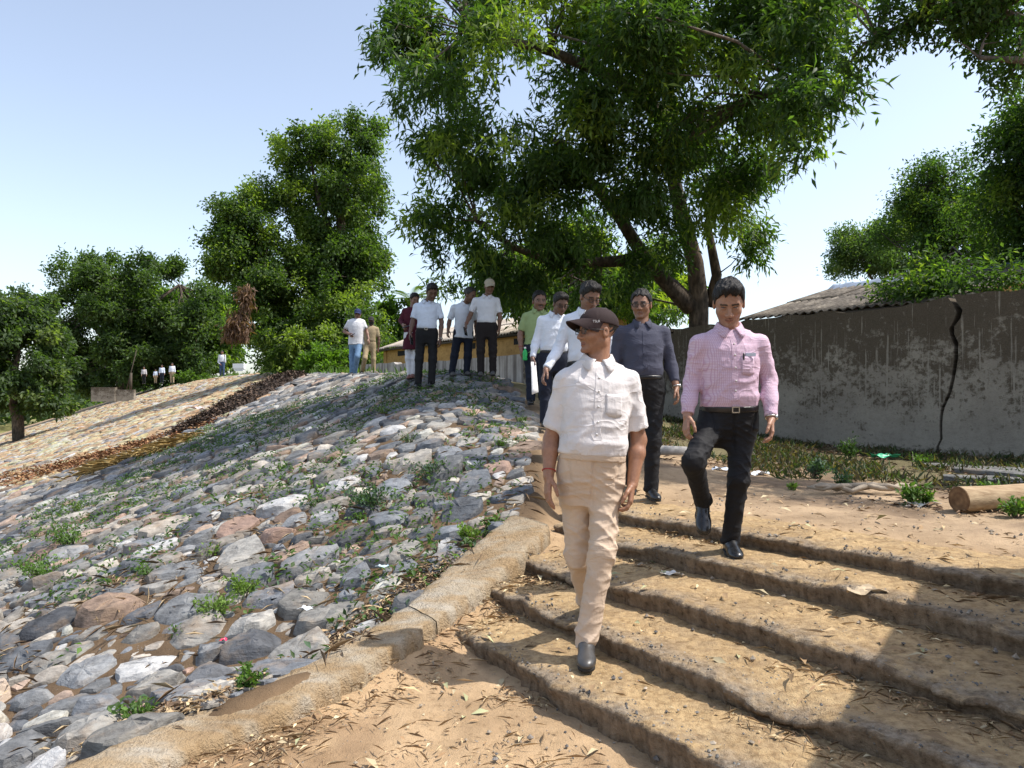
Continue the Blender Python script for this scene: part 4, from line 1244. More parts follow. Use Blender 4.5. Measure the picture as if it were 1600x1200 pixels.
# ---- things in their hands
def phone(label, c, ax, nrm_, s=1.0):
    x = nrm(ax); n_ = nrm(np.asarray(nrm_, float) - x*(np.asarray(nrm_) @ x)); y = np.cross(n_, x)
    mb = MB(); mb.box((0,0,0), (.074*s, .036*s, .0045*s), np.stack([x, y, n_], 1))
    o = mb.build('mobile_phone', M['frame'], None, False); o.location = tuple(map(float, c))
    sc_ = MB(); sc_.box(n_*.0052*s, (.066*s, .033*s, .0006), np.stack([x, y, n_], 1)); sc_.build('screen', M['shoe'], o, False)
    bv = o.modifiers.new('b', 'BEVEL'); bv.width = .004
    return tag(o, label, 'phone')
phone('black phone in the right hand of the man in the beige cap', polo['grip']['R'] + np.array([0,-.03,-.03]), (.2,-.3,-1), (.8,-.6,.1))
phone('black phone in the hand of the head-bowed man in black trousers', wsh['grip']['R'] + np.array([.02,-.03,-.03]), (.1,-.2,-1), (.9,-.5,.1))
phone('dark phone held in front by the man in jeans', jean['grip']['R'] + np.array([.02,-.05,.02]), (.8,-.3,.4), (0,-.5,1))
phone('dark phone the woman in maroon looks at', mar['grip']['R'] + np.array([.02,-.04,.02]), (.8,-.3,.2), (0,-.5,1))
# folded paper
pg = papr['grip']['R'] + np.array([.0, -.03, 0])
pv = []; pf = []
for i in range(7):
    for j in range(3):
        u = i/6; w = j/2 - .5
        pv.append((w*.055 + .02*u + .02*w*u, .03*math.sin(w*3) - .05*u, .05 - .36*u + .03*w*(u > .8)))
for i in range(6):
    for j in range(2): q = i*3+j; pf.append((q, q+1, q+4, q+3))
M['paper'] = mat_plain('white_paper', (.80,.80,.82), .8, var=.03)
o = mesh_obj('paper_sheet', pv, pf, M['paper'], loc=pg); md = o.modifiers.new('t', 'SOLIDIFY'); md.thickness = .004
tag(o, 'long folded white paper hanging from a hand', 'paper')
# bottle
m, nt, b = new_mat('green_plastic'); b.inputs['Base Color'].default_value = (.03,.42,.10,1); b.inputs['Roughness'].default_value = .25
nt.links.new(ramp(nt, noise(nt, 30, 2, .5, obj_co(nt)), [(.3, (.02,.34,.08)), (.7, (.05,.5,.14))]), b.inputs['Base Color']); M['bottle'] = m
bg = gren['grip']['R'] + np.array([.03, -.05, .0])
mb = MB(); rr = [.028,.034,.034,.032,.034,.034,.026,.014,.013]; zz = [.04,.048,.075,.09,.11,.15,.175,.19,.205]
mb.tube([np.array([0,0,z - .1]) for z in zz], rr, 14)
o = mb.build('water_bottle', M['bottle'], None, True, 40); o.location = tuple(map(float, bg))
mb = MB(); mb.tube([(0,0,.106),(0,0,.128)], [.016,.016], 12); mb.build('bottle_cap', M['offwhite'], o, True, 40)
tag(o, 'small green plastic bottle held by the moustached man', 'bottle')
# pens in the pink shirt pocket
pc = pink['hipm'] + pink['Up']*.72*pink['Ltor'] + pink['Lf']*.05 + pink['Fr']*.12
q = project([pc, pc + pink['Lf']*.045], pink['sdf'], .006).astype(float) + pink['base']
mb = MB(); mb.tube([q[0] - pink['Up']*.03, q[0] + pink['Up']*.012], [.0055, .0055], 8); o = mb.build('pen', M['frame'], None, True, loc=q[0]); tag(o, 'dark pen clipped in the pink shirt pocket', 'pen')
mb = MB(); mb.box(q[1] + pink['Up']*.004, (.03, .003, .010), np.stack([pink['Lf'], -pink['Fr'], pink['Up']], 1)); o = mb.build('folded_paper', M['whiteblue'], None, False, loc=q[1]); tag(o, 'slip of paper showing above the pink shirt pocket', 'paper')
# ---------------------------------------------------------------- boundary wall with the crack
m, nt, b = new_mat('stained_render')
p = geo_pos(nt)
sx = nd(nt, 'ShaderNodeSeparateXYZ'); nt.links.new(p, sx.inputs[0])
al = nd(nt, 'ShaderNodeVectorMath', operation='DOT_PRODUCT'); nt.links.new(p, al.inputs[0]); al.inputs[1].default_value = (EX, EY, 0)
cb = nd(nt, 'ShaderNodeCombineXYZ'); nt.links.new(al.outputs['Value'], cb.inputs[0]); nt.links.new(sx.outputs['Z'], cb.inputs[1])
wv = cb.outputs[0]
n1 = noise(nt, 1.2, 5, .6, wv); n2 = noise(nt, 14, 6, .75, wv); n3 = noise(nt, 60, 3, .6, wv)
base_c = ramp(nt, n1, [(.3, (.24,.212,.175)), (.65, (.34,.305,.25))])
hgt = mth(nt, 'SUBTRACT', sx.outputs['Z'], 1.75)                                       # moss grows from the top down
n4 = noise(nt, 3.2, 5, .7, wv)
mo = mth(nt, 'ADD', mth(nt, 'ADD', mth(nt, 'MULTIPLY', n2, .8), mth(nt, 'MULTIPLY', n4, .75)), mth(nt, 'MULTIPLY', hgt, .18))
mossy = ramp(nt, mo, [(.70, (0,0,0)), (.83, (1,1,1))])
dr = noise(nt, 1, 3, .6, scaled(nt, wv, (26, .8, 1)), .15)                               # pale drips
drips = ramp(nt, mth(nt, 'ADD', dr, mth(nt, 'MULTIPLY', mth(nt, 'SUBTRACT', n4, .5), .35)), [(.60, (0,0,0)), (.66, (1,1,1))])
mfac = mth(nt, 'SUBTRACT', mossy, mth(nt, 'MULTIPLY', drips, .75), True)
low = ramp(nt, mth(nt, 'ADD', sx.outputs['Z'], mth(nt, 'MULTIPLY', n2, .5)), [(.93, (1,1,1)), (1.06, (0,0,0))])
c = mixc(nt, base_c, ramp(nt, n3, [(.3, (.055,.042,.028)), (.7, (.105,.082,.058))]), mth(nt, 'MULTIPLY', mfac, .92))
c = mixc(nt, c, (.06,.058,.035), mth(nt, 'MULTIPLY', low, .75))
c = mixc(nt, c, ramp(nt, n2, [(.3, (.75,.74,.72)), (.55, (1,1,1))]), 1.0, 'MULTIPLY')
nt.links.new(c, b.inputs['Base Color']); bump(nt, b, mth(nt, 'ADD', n2, mth(nt, 'MULTIPLY', n3, .5)), .6, .015)
b.inputs['Roughness'].default_value = .95; M['wall'] = m
m, nt, b = new_mat('pale_streaked_render')  # brighter light on the far stretch is put into this paler tone
p = geo_pos(nt); n1 = noise(nt, 2, 5, .65, p); sv_ = noise(nt, 1, 3, .6, scaled(nt, p, (9, 9, .5)))
c = mixc(nt, ramp(nt, n1, [(.3, (.30,.27,.25)), (.65, (.46,.43,.40))]), ramp(nt, sv_, [(.38, (.45,.43,.42)), (.56, (1,1,1))]), 1.0, 'MULTIPLY')
nt.links.new(c, b.inputs['Base Color']); bump(nt, b, n1, .4, .01); M['wall_pale'] = m
M['core'] = mat_plain('crack_dark_core', (.035,.03,.026), .95)  # near-black sheet inside the crack, painting in the dark of the gap
def on_wall(px, s):
    k = (px - 800)/F
    return s*(NX - NY*k)/(NY + NX*k)      # t where the view column px meets the line s
SW = 10.15
def wpt(px, py, s=SW):
    t = on_wall(px, s); x, y = XY(s, t); return t, CH - (py - HZ)/F*y
crack = [wpt(a, c_) for a, c_ in ((1484,456),(1488,470),(1500,482),(1497,497),(1486,512),(1488,525),(1494,535),(1494,560),(1490,588),(1484,615),(1472,640),(1470,665),(1471,688),(1464,700),(1466,716),(1466,760))]
ct = np.array([q[0] for q in crack])[::-1]; cz = np.array([q[1] for q in crack])[::-1]
wid = np.interp(cz, [.3, .9, 1.6, 2.2, 2.9], [.022, .033, .045, .055, .08])
wroot = empty('boundary_wall', (*XY(SW, on_wall(1400, SW)), .6))
tag(wroot, 'long grey rendered wall with moss stains and a jagged vertical crack', 'wall')
wl = np.array(wroot.location)
def wall_piece(name, t_edge0, t_edge1, n, topf, s0=SW, thick=.24, mat='wall', parent=wroot):
    """between two edge curves t(z), both functions"""
    zs = np.linspace(0, 1, 26); us = np.linspace(0, 1, n)
    Vf = []; 
    for ly in (0, 1):
        for u in us:
            for z in zs:
                tb = t_edge0(1.0)*(1-u) + t_edge1(1.0)*u
                tz = topf(tb); zz = .15 + (tz - .15)*z
                tt = t_edge0(zz)*(1-u) + t_edge1(zz)*u
                ss = s0 + (thick if ly else 0) + ((vn2(np.array([tt*1.1]), np.array([zz*1.1]), 5)[0]-.5)*.03 if not ly else 0)
                x, y = XY(ss, tt); Vf.append((x, y, zz))
    Vf = np.array(Vf) - wl
    nz_ = len(zs); L_ = n*nz_; Fs = []
    for i in range(n-1):
        for j in range(nz_-1):
            q = i*nz_+j; Fs.append((q, q+1, q+nz_+1, q+nz_)); Fs.append((L_+q, L_+q+nz_, L_+q+nz_+1, L_+q+1))
        q = i*nz_+nz_-1; Fs.append((q, L_+q, L_+q+nz_, q+nz_))
    for j in range(nz_-1):
        Fs.append((j, L_+j, L_+j+1, j+1)); q = (n-1)*nz_+j; Fs.append((q, q+1, L_+q+1, L_+q))
    return mesh_obj(name, Vf, Fs, M[mat], parent, True, None, 40)
tc = lambda z: float(np.interp(z, cz, ct))
wc = lambda z: float(np.interp(z, cz, wid))
tR, tM, tL = on_wall(1900, SW), on_wall(1052, SW), on_wall(560, SW)
wob = lambda t, a, f, s: a*(float(fbm2(np.array([t*f]), np.array([s*1.0]), 77, 3)[0]) - .5)
wall_piece('wall_panel', lambda z: tR, lambda z: tc(z) - wc(z)*.5, 60, lambda t: 2.73 + wob(t, .09, 3.3, 1))
wall_piece('wall_panel', lambda z: tc(z) + wc(z)*.5, lambda z: tM, 90, lambda t: 2.66 + wob(t, .10, 3.1, 2))
tS = on_wall(815, SW)
wall_piece('wall_panel', lambda z: tM + .02, lambda z: tS, 40, lambda t: 2.56 + wob(t, .05, 2.0, 3), s0=SW+.04)
wall_piece('wall_panel', lambda z: tS + .01, lambda z: tL, 60, lambda t: 2.40 + .07*(t > 20) + wob(t, .05, 2.0, 3), s0=SW+.06, mat='wall_pale')
wall_piece('crack_core', lambda z: tc(z) - .15, lambda z: tc(z) + .15, 6, lambda t: 2.58, s0=SW+.17, thick=.05, mat='core')
# coping of the far stretch
mb = MB()
for t0 in np.arange(tM + .02, tS - .3, 1.6):
    t1 = min(t0 + 1.58, tS); c0 = np.array(XY(SW + .15, (t0+t1)/2))
    mb = MB(); mb.box(np.array([c0[0], c0[1], 2.62]) - wl, (.17, (t1-t0)/2, .03), np.array([[NX, EX, 0], [NY, EY, 0], [0, 0, 1]]))
    o = mb.build('coping', M['wall'], wroot, False)
# made-up wall beside the stairs, out of view, added to shade the lower right corner
def plain_wall(name, p0, p1, z0, z1, th, label):
    p0, p1 = np.array(p0), np.array(p1); d = p1 - p0; L_ = np.linalg.norm(d); d = d/L_; nn = np.array([-d[1], d[0]])
    r = empty(name, (*((p0+p1)/2), z0)); tag(r, label, 'wall')
    mb = MB(); mb.box((0, 0, (z1-z0)/2), (L_/2, th/2, (z1-z0)/2), np.array([[d[0], nn[0], 0], [d[1], nn[1], 0], [0, 0, 1]]))
    mb.build('wall_panel', M['wall'], r, False)
    mb = MB(); mb.box((0, 0, z1-z0+.042), (L_/2+.03, th/2+.04, .04), np.array([[d[0], nn[0], 0], [d[1], nn[1], 0], [0, 0, 1]])); mb.build('coping', M['wall'], r, False)
plain_wall('added_shade_wall', (2.35, 1.6), (3.62, 3.45), 0, 2.65, .25, 'added unseen wall that shades the near side of the stairs')

# ---------------------------------------------------------------- houses
m, nt, b = new_mat('weathered_roof_sheet')
p = geo_pos(nt); n1 = noise(nt, 2.5, 5, .65, p); n2 = noise(nt, 20, 4, .7, p)
c = ramp(nt, n1, [(.3, (.05,.042,.035)), (.5, (.13,.112,.092)), (.68, (.25,.22,.18))])
c = mixc(nt, c, ramp(nt, n2, [(.3, (.55,.52,.5)), (.55, (1,1,1))]), 1.0, 'MULTIPLY')
nt.links.new(c, b.inputs['Base Color']); bump(nt, b, n2, .4, .01); M['roof'] = m
m, nt, b = new_mat('pale_roof_sheet')
p = geo_pos(nt); n1 = noise(nt, 2.5, 5, .65, p)
nt.links.new(ramp(nt, n1, [(.3, (.24,.19,.15)), (.6, (.48,.42,.35))]), b.inputs['Base Color']); M['roof_pale'] = m
m, nt, b = new_mat('ochre_plaster')
p = geo_pos(nt); n1 = noise(nt, 1.6, 5, .65, p); n2 = noise(nt, 12, 4, .7, p)
c = ramp(nt, n1, [(.3, (.34,.19,.065)), (.6, (.52,.31,.11))]); c = mixc(nt, c, ramp(nt, n2, [(.3, (.7,.66,.62)), (.5, (1,1,1))]), 1.0, 'MULTIPLY')
nt.links.new(c, b.inputs['Base Color']); M['ochre'] = m
M['tarp'] = mat_plain('blue_grey_tarpaulin', (.17,.21,.28), .55, var=.3, scale=6); M['wood'] = mat_plain('dark_timber', (.06,.045,.03), .8); M['dark'] = mat_plain('dark_interior', (.01,.009,.008), .9)
def corr_sheet(parent, s0, z0, s1, z1, t0, t1, mat, over=0.0, amp=.022, pitch=.15):
    n = max(6, int((t1-t0)/pitch*6)); V = []; rows = 5
    for j in range(rows):
        u = j/(rows-1)
        for i in range(n+1):
            t = t0 + (t1-t0)*i/n
            x, y = XY(s0 + (s1-s0)*u, t); V.append((x, y, z0 + (z1-z0)*u + amp*math.sin(2*math.pi*t/pitch) + over))
    Fs = [(j*(n+1)+i, j*(n+1)+i+1, (j+1)*(n+1)+i+1, (j+1)*(n+1)+i) for j in range(rows-1) for i in range(n)]
    pl = np.array(parent.location)
    o = mesh_obj('roof_sheet', np.array(V) - pl, Fs, M[mat], parent); md = o.modifiers.new('t', 'SOLIDIFY'); md.thickness = .012
    return o
def house(name, label, s0, s1, t0, t1, zg, ze, zr, rmat, wmat, ridge=None, sheet=1.0):
    mid = XY((s0+s1)/2, (t0+t1)/2); r = empty(name, (*mid, zg)); tag(r, label, 'house'); pl = np.array(r.location)
    Rm = np.array([[NX, EX, 0], [NY, EY, 0], [0, 0, 1]])
    def bx_(nm, s, t, z, hs_, ht, hz, mat):
        mb = MB(); mb.box(np.array([*XY(s, t), z]) - pl, (hs_, ht, hz), Rm); return mb.build(nm, M[mat], r, False)
    h = (ze - zg)/2
    for s_ in (s0+.35, s1-.35): bx_('wall', s_, (t0+t1)/2, zg + h - .06, .12, (t1-t0)/2 - .12, h, wmat)
    for t_ in (t0, t1):
        a = MB(); P_ = [np.array([*XY(s, t_ + dt), z]) - pl for dt in (-.12, .12) for s, z in ((s0+.2, zg-.1), (s1-.2, zg-.1), (s1-.2, ze-.08), ((s0+s1)/2, zr-.14), (s0+.2, ze-.08))]
        a.add(P_, [(0,1,2,3,4), (9,8,7,6,5)] + [(i, i+5, (i+1) % 5+5, (i+1) % 5) for i in range(5)]); a.build('gable_wall', M[wmat], r, False)
    sm = (s0+s1)/2; k = 0
    t = t0 - .35
    while t < t1 + .3:
        e = min(t + sheet, t1 + .36)
        for part in (0, 1):
            u0, u1 = part*.5, part*.5 + .53
            dz = random.uniform(-.012, .012) + part*.014
            corr_sheet(r, s0 + (sm-s0)*u0, ze + (zr-ze)*u0, s0 + (sm-s0)*min(u1, 1), ze + (zr-ze)*min(u1, 1), t - .05, e, rmat, dz + .012*(k % 2))
        corr_sheet(r, s1, ze, sm, zr, t - .05, e, rmat, .012*(k % 2))
        t += sheet; k += 1
    if ridge:
        mb = MB(); P_ = []
        ts = np.linspace(t0 - .3, t1 + .3, 40)
        for q in ts:
            for ds, dz in ((-.42, -.20), (-.2, -.06), (0, .05), (.25, -.05)):
                P_.append(np.array([*XY(sm + ds, q), zr + dz + .05 + random.uniform(-.012, .012)]) - pl)
        o = mesh_obj('ridge_sheet', P_, [(i*4+j, i*4+j+1, (i+1)*4+j+1, (i+1)*4+j) for i in range(39) for j in range(3)], M[ridge], r); md = o.modifiers.new('t', 'SOLIDIFY'); md.thickness = .01
    mb = MB(); A_ = np.array([*XY(s0+.05, t0-.25), ze-.05]) - pl; B_ = np.array([*XY(s0+.05, t1+.25), ze-.05]) - pl
    mb.tube([A_, B_], [.04, .04], 6); mb.build('eave_pole', M['wood'], r)
    return r, bx_
h1, _ = house('tin_roof_house', 'low house with weathered corrugated roof behind the cracked wall', 10.95, 17.0, 4.9, 7.9, .7, 2.78, 3.58, 'roof', 'ochre', ridge='tarp', sheet=.95)
h2, bx2 = house('ochre_house', 'ochre plastered house with pale corrugated roof behind the walkers', 12.4, 17.0, 15.6, 25.6, 1.3, 3.24, 4.05, 'roof_pale', 'ochre', sheet=1.0)
for t_ in (24.3, 19.6, 17.0): bx2('vent_opening', 12.68, t_, 3.02, .06, .28, .09, 'dark')

# ---------------------------------------------------------------- vegetation
def mat_leaf(name, trans=.45, rough=.42):
    m, nt, b = new_mat(name)
    out = nt.nodes['Material Output']
    nt.links.new(attr(nt), b.inputs['Base Color']); b.inputs['Roughness'].default_value = rough; b.inputs['Specular IOR Level'].default_value = .4
    tr = nd(nt, 'ShaderNodeBsdfTranslucent')
    nt.links.new(mixc(nt, attr(nt), (1.5, 1.7, .45), 1.0, 'MULTIPLY'), tr.inputs['Color'])
    mx = nd(nt, 'ShaderNodeMixShader'); mx.inputs[0].default_value = trans
    nt.links.new(b.outputs[0], mx.inputs[1]); nt.links.new(tr.outputs[0], mx.inputs[2]); nt.links.new(mx.outputs[0], out.inputs['Surface'])
    return m
M['leaf'] = mat_leaf('tree_leaf', .55, .55); M['weed'] = mat_leaf('weed_leaf', .35, .6)
m, nt, b = new_mat('bark')
p = geo_pos(nt); n1 = noise(nt, 1, 5, .65, scaled(nt, p, (14, 14, 4))); n2 = noise(nt, 2.2, 3, .6, p)
c = ramp(nt, n1, [(.3, (.035,.028,.022)), (.65, (.15,.12,.095))]); c = mixc(nt, c, ramp(nt, n2, [(.42, (.7,.7,.7)), (.65, (1.5,1.4,1.3))]), 1.0, 'MULTIPLY')
nt.links.new(c, b.inputs['Base Color']); bump(nt, b, n1, .9, .04); M['bark'] = m

def unit(v): return v/(np.linalg.norm(v, axis=-1, keepdims=True) + 1e-9)
def leaves(cen, dirs, ln, wd, col, full=True, roll=None):
    """arrays of leaf bases, directions, lengths, widths, colours -> verts, faces, colours"""
    n = len(cen); d = unit(dirs)
    rnd = unit(rng.normal(size=(n, 3))*.7 + np.array([0, 0, 1.0]) if roll is None else roll)
    sd_ = unit(np.cross(d, rnd)); up = np.cross(sd_, d)
    mid = cen + d*(ln*.48)[:, None] + up*(ln*.05)[:, None]
    tip = cen + d*ln[:, None] - up*(ln*.10)[:, None]
    l = mid + sd_*(wd*.5)[:, None] + up*(wd*.16)[:, None]; r = mid - sd_*(wd*.5)[:, None] + up*(wd*.16)[:, None]
    if full:
        V = np.stack([cen, l, mid, r, tip], 1).reshape(-1, 3); b0 = np.arange(n)*5
        Fs = np.stack([np.c_[b0, b0+2, b0+1], np.c_[b0, b0+3, b0+2], np.c_[b0+1, b0+2, b0+4], np.c_[b0+2, b0+3, b0+4]], 1).reshape(-1, 3)
        Cc = np.repeat(col, 5, 0)
    else:
        V = np.stack([cen, l, tip, r], 1).reshape(-1, 3); b0 = np.arange(n)*4
        Fs = np.stack([np.c_[b0, b0+2, b0+1], np.c_[b0, b0+3, b0+2]], 1).reshape(-1, 3); Cc = np.repeat(col, 4, 0)
    return V, Fs, Cc
def blob_points(blobs, n, gap=.5, gf=.8, seed=1, fill=.35, sub=26, sr=.30):
    """cluster centres in small clumps strewn over each blob, so that gaps and lumps appear"""
    vol = np.array([(bb[1][0]*bb[1][1]*bb[1][2])**.72 for bb in blobs])
    cnt = rng.multinomial(int(n*1.5), vol/vol.sum())
    Ps, Ds, Ts = [], [], []
    for (c_, r_), k_ in zip(blobs, cnt):
        c_ = np.array(c_); r_ = np.array(r_)
        dirs = unit(rng.normal(size=(sub, 3)))
        rad = fill + (1.12 - fill)*rng.random(sub)**.6
        cc_ = c_ + dirs*rad[:, None]*r_
        rs = sr*r_.min()*(.55 + .9*rng.random(sub))
        w = rs**2; w /= w.sum()
        i_ = rng.choice(sub, size=k_, p=w)
        off = unit(rng.normal(size=(k_, 3)))*(rng.random(k_)**.45)[:, None]
        off[:, 2] *= .75
        P_ = cc_[i_] + off*rs[i_][:, None]*np.array([1.25, 1.25, .9])
        Ps.append(P_); Ds.append(unit(off + dirs[i_]*.6)); Ts.append((rng.random(sub)*1.0)[i_])
    P = np.concatenate(Ps); d = np.concatenate(Ds); tn_ = np.concatenate(Ts)
    keep = vn3(P, gf, seed+5)*.6 + vn3(P, gf*2.3, seed+9)*.4 > gap
    P, d, tn_ = P[keep], d[keep], tn_[keep]
    o_ = rng.permutation(len(P))[:n]
    blob_points.tone = tn_[o_]
    return P[o_], d[o_]
def px_blobs(L):
    return [(U(a, bq, Y), (rx*Y/F, dp, rz*Y/F)) for a, bq, Y, rx, rz, dp in L]
def tree(name, label, base, trunk, limbs, blobs, nclus, per, ll, lw, cols, gap=.42, gf=.8, droop=.5, full=True, spread=.35, seed=1, group=None, young=.12, rb=.2, nbr=60, fill=.3, outw=.6, sub=26, sr=.30):
    base = np.array(base, float); root = empty(name, base); tag(root, label, 'tree', group)
    mb = MB(); n = len(trunk); mb.tube([np.array(q) - base for q in trunk], [rb*(1 - .6*i/(n-1)) for i in range(n)], 10, True, .12); mb.build('trunk', M['bark'], root)
    for L_, r0 in limbs:
        mb = MB(); n = len(L_)
        mb.tube([np.array(q) - base for q in L_], [r0*(1 - .7*i/(n-1)) for i in range(n)], 8, True, .1); mb.build('limb', M['bark'], root)
    P, d = blob_points(blobs, nclus, gap, gf, seed, fill, sub, sr)
    tone = blob_points.tone
    # thin branches from the limbs to some clusters
    sk_pts = np.array([q for L_, _ in limbs for q in L_] + [np.array(q) for q in trunk[1:]], float)
    mb = MB()
    for i in rng.choice(len(P), size=min(nbr, len(P)), replace=False):
        a = sk_pts[np.argmin(((sk_pts - P[i])**2).sum(1))]; L_ = np.linalg.norm(P[i]-a)
        mid1 = a*.6 + P[i]*.4 + rng.normal(0, .07, 3)*L_ + np.array([0,0,.08*L_]); mid2 = a*.25 + P[i]*.75 + rng.normal(0, .05, 3)*L_ + np.array([0,0,.06*L_])
        r0 = min(rb*.15, .009*L_ + .008)
        mb.tube([a - base, mid1 - base, mid2 - base, P[i] - base], [r0, r0*.7, r0*.45, r0*.15], 5, False)
    o = mb.build('branches', M['bark'], root); tag(o, kind='stuff')
    ncl = len(P)
    cl = np.repeat(np.arange(ncl), per)
    N = len(cl)
    dd = unit(d[cl]*outw + rng.normal(0, .75, (N, 3)) + np.array([0, 0, -droop]))
    cen = P[cl] + rng.normal(0, spread*.30, (N, 3)) + unit(rng.normal(size=(N, 3)))*spread*.15
    ln = ll*(.7 + .6*rng.random(N)); wd = lw*(.8 + .4*rng.random(N))
    cols = np.array(cols); mixv = np.clip(tone*.9 + rng.random(ncl)*.3 - .1, 0, 1)
    cc = cols[0]*(1-mixv[:, None]) + cols[1]*mixv[:, None]
    yg = (tone > 1 - young*.8) | (rng.random(ncl) < young*.25)
    cc[yg] = cols[2]
    cc = cc[cl]*(.8 + .4*rng.random((N, 1)))
    V, Fs, Cc = leaves(cen - base, dd, ln, wd, cc, full)
    mesh_obj('crown', V, Fs, M['leaf'], root, True, Cc)
    return root
DK = [(.038,.078,.022), (.075,.130,.036), (.17,.235,.045)]
BR = [(.07,.135,.03), (.11,.185,.04), (.19,.27,.05)]
# mango tree behind the wall, reaching over it
mb_ = U(1090, 492, 14.6); mb_[2] = .9
tree('mango_tree', 'huge dark green mango tree with drooping leaves towering behind the wall', mb_,
  [mb_, U(1092,470,14.6), U(1086,410,14.5), U(1068,350,14.2), U(1050,270,13.8), U(1048,190,13.4), U(1040,90,13), U(1020,-40,12.6)],
  [([U(1080,480,14.6), U(1045,445,14.4), U(1008,405,14.2), U(965,335,13.8), U(925,285,13.2), U(870,220,12.6)], .19),
   ([U(1108,480,14.7), U(1120,430,14.6), U(1105,350,14.5), U(1120,290,14)], .13),
   ([U(1050,270,13.8), U(1110,200,12.5), U(1180,150,11), U(1260,140,9.6)], .14),
   ([U(1008,405,14.2), U(940,410,14), U(870,412,13.8), U(800,385,13.4), U(745,345,13)], .13),
   ([U(1048,190,13.4), U(960,120,12.5), U(860,80,12), U(740,50,11.8)], .14), ([U(1040,90,13), U(1120,40,12), U(1220,20,10.5)], .12)],
  px_blobs([(690,60,12,105,90,1.5),(850,140,11.4,190,130,2.0),(1050,90,11.2,190,140,2.0),(1000,250,12,190,120,2.0),(800,310,12.6,120,100,1.6),(700,190,12,70,110,1.2),(1180,120,10.6,105,95,1.6),
    (1250,60,9.6,70,70,1.0),(1210,200,9.4,75,50,1.0),(1285,165,8.8,45,30,.6),(1120,330,14,70,60,1.2),(990,385,14.5,110,55,1.4),(850,400,13.6,100,60,1.4),(745,385,13,60,50,1.0),(630,50,11.6,50,50,.8),
    (640,130,11.6,30,70,.7),(880,-50,12,280,110,2.2),(1150,-40,11,170,90,1.8),(690,320,12.6,30,30,.6),(1150,300,13.2,35,45,.8),(1180,390,14,22,28,.5),(1245,255,9.2,30,32,.5),(930,330,13.5,120,90,1.5),(1260,10,9.6,60,50,.8),(870,460,15.5,70,35,1.0),(760,440,15,45,35,.8),(960,425,13.6,70,45,.8),(1030,360,13.2,60,50,.8),(910,455,14,60,28,.7),(1010,300,12.6,80,60,1),(960,478,16,70,32,.8),(1030,470,16.5,45,32,.8),(890,485,16.5,60,30,.8),(715,425,13.6,48,40,.9),(790,435,13.4,60,40,1.0),(680,340,12.8,40,40,.8),(740,300,12.6,70,60,1.2),(850,300,12,90,70,1.2)]),
  13500, 11, .160, .040, DK, gap=.465, gf=1.1, droop=.55, spread=.34, seed=3, young=.2, rb=.21, nbr=170, fill=.25)
# big tree left of it
tb = U(505, 585, 34); tb[2] = 1.6
tree('broadleaf_tree', 'tall leafy tree with stepped crown rising left of the walkers', tb,
  [tb, U(505,540,34), U(515,470,34), U(528,390,34), U(538,310,34), U(545,220,34)],
  [([U(515,470,34), U(470,420,33.5), U(420,380,33), U(395,330,33)], .22), ([U(528,390,34), U(500,320,34), U(485,250,34)], .18), ([U(515,470,34), U(560,430,34), U(590,400,34)], .16)],
  px_blobs([(545,225,34,48,48,2.2),(478,250,34,36,48,1.8),(555,300,34,48,55,2.2),(492,330,34,50,50,2),(395,330,33,45,42,2),(375,400,33,42,50,2),(430,400,33,60,60,2.4),(520,400,34,60,60,2.4),(465,480,33,75,65,2.6),(560,410,34.5,42,50,2),
    (540,490,33,60,60,2.4),(585,410,35,22,22,1),(420,480,33.5,40,60,2.2),(575,510,34,40,45,2),(460,552,32,55,32,2.4),(530,550,32,60,30,2.2)]),
  13000, 13, .175, .095, [(.045,.085,.022),(.085,.14,.035),(.17,.235,.05)], gap=.455, gf=.9, droop=.45, full=False, spread=.62, seed=11, young=.28, rb=.36, nbr=140, fill=.3, sub=44, sr=.23)
sb = U(190, 600, 80); sb[2] = -1
tree('umbrella_tree', 'wide dark tree with flat spreading crown far behind the slope', sb,
  [sb, U(190,560,80), U(188,520,80), U(192,470,80)], [([U(190,560,80), U(140,500,80), U(95,455,80)], .4), ([U(190,540,80), U(230,480,80), U(280,445,80)], .4), ([U(188,520,80), U(160,450,80), U(150,425,80)], .3)],
  px_blobs([(190,425,80,110,24,6),(105,445,80,48,28,5),(280,445,80,45,22,5),(150,475,80,70,35,5),(230,480,80,70,40,5),(90,500,80,30,40,4),(150,540,80,70,50,5),(225,550,80,60,45,5),(100,560,80,40,45,4),(60,460,80,30,22,4),(300,470,80,40,30,5),(320,530,80,40,50,5),(270,570,80,60,25,5),(130,590,80,60,18,4)]),
  11000, 9, .40, .21, [(.050,.090,.030), (.085,.135,.045), (.14,.19,.06)], gap=.46, gf=.22, droop=.25, full=False, spread=1.35, seed=23, young=.06, rb=.6, nbr=160, fill=.3, sub=44, sr=.22)  # crown greens lightened to paint in the distance haze
for i, (lab, cx, Y, bl) in enumerate((('bright green tree beside the dead brown foliage', 320, 84, [(300,500,84,42,34,4),(335,480,84,32,30,4),(340,540,84,36,40,4),(295,550,84,38,36,4)]),
                      ('light green tree right of the wide dark tree', 245, 88, [(245,475,88,42,30,4),(225,520,88,34,34,4),(265,525,88,36,40,4),(240,560,88,40,28,4)]))):
    q = U(cx, 596, Y); q[2] = 1.5
    tree('bright_tree', lab, q, [q, U(cx,560,Y), U(cx,520,Y), U(cx+3,485,Y)], [([U(cx,550,Y), U(cx-20,510,Y), U(cx-30,490,Y)], .2), ([U(cx,550,Y), U(cx+20,515,Y), U(cx+25,490,Y)], .2)],
      px_blobs(bl), 2800, 11, .5, .28, BR, gap=.36, gf=.35, full=False, spread=1.5, seed=31+i, young=.3, rb=.3, nbr=40, sub=40, sr=.23, group='bright trees along the crest')
lb = U(30, 690, 46); lb[2] = -3.4
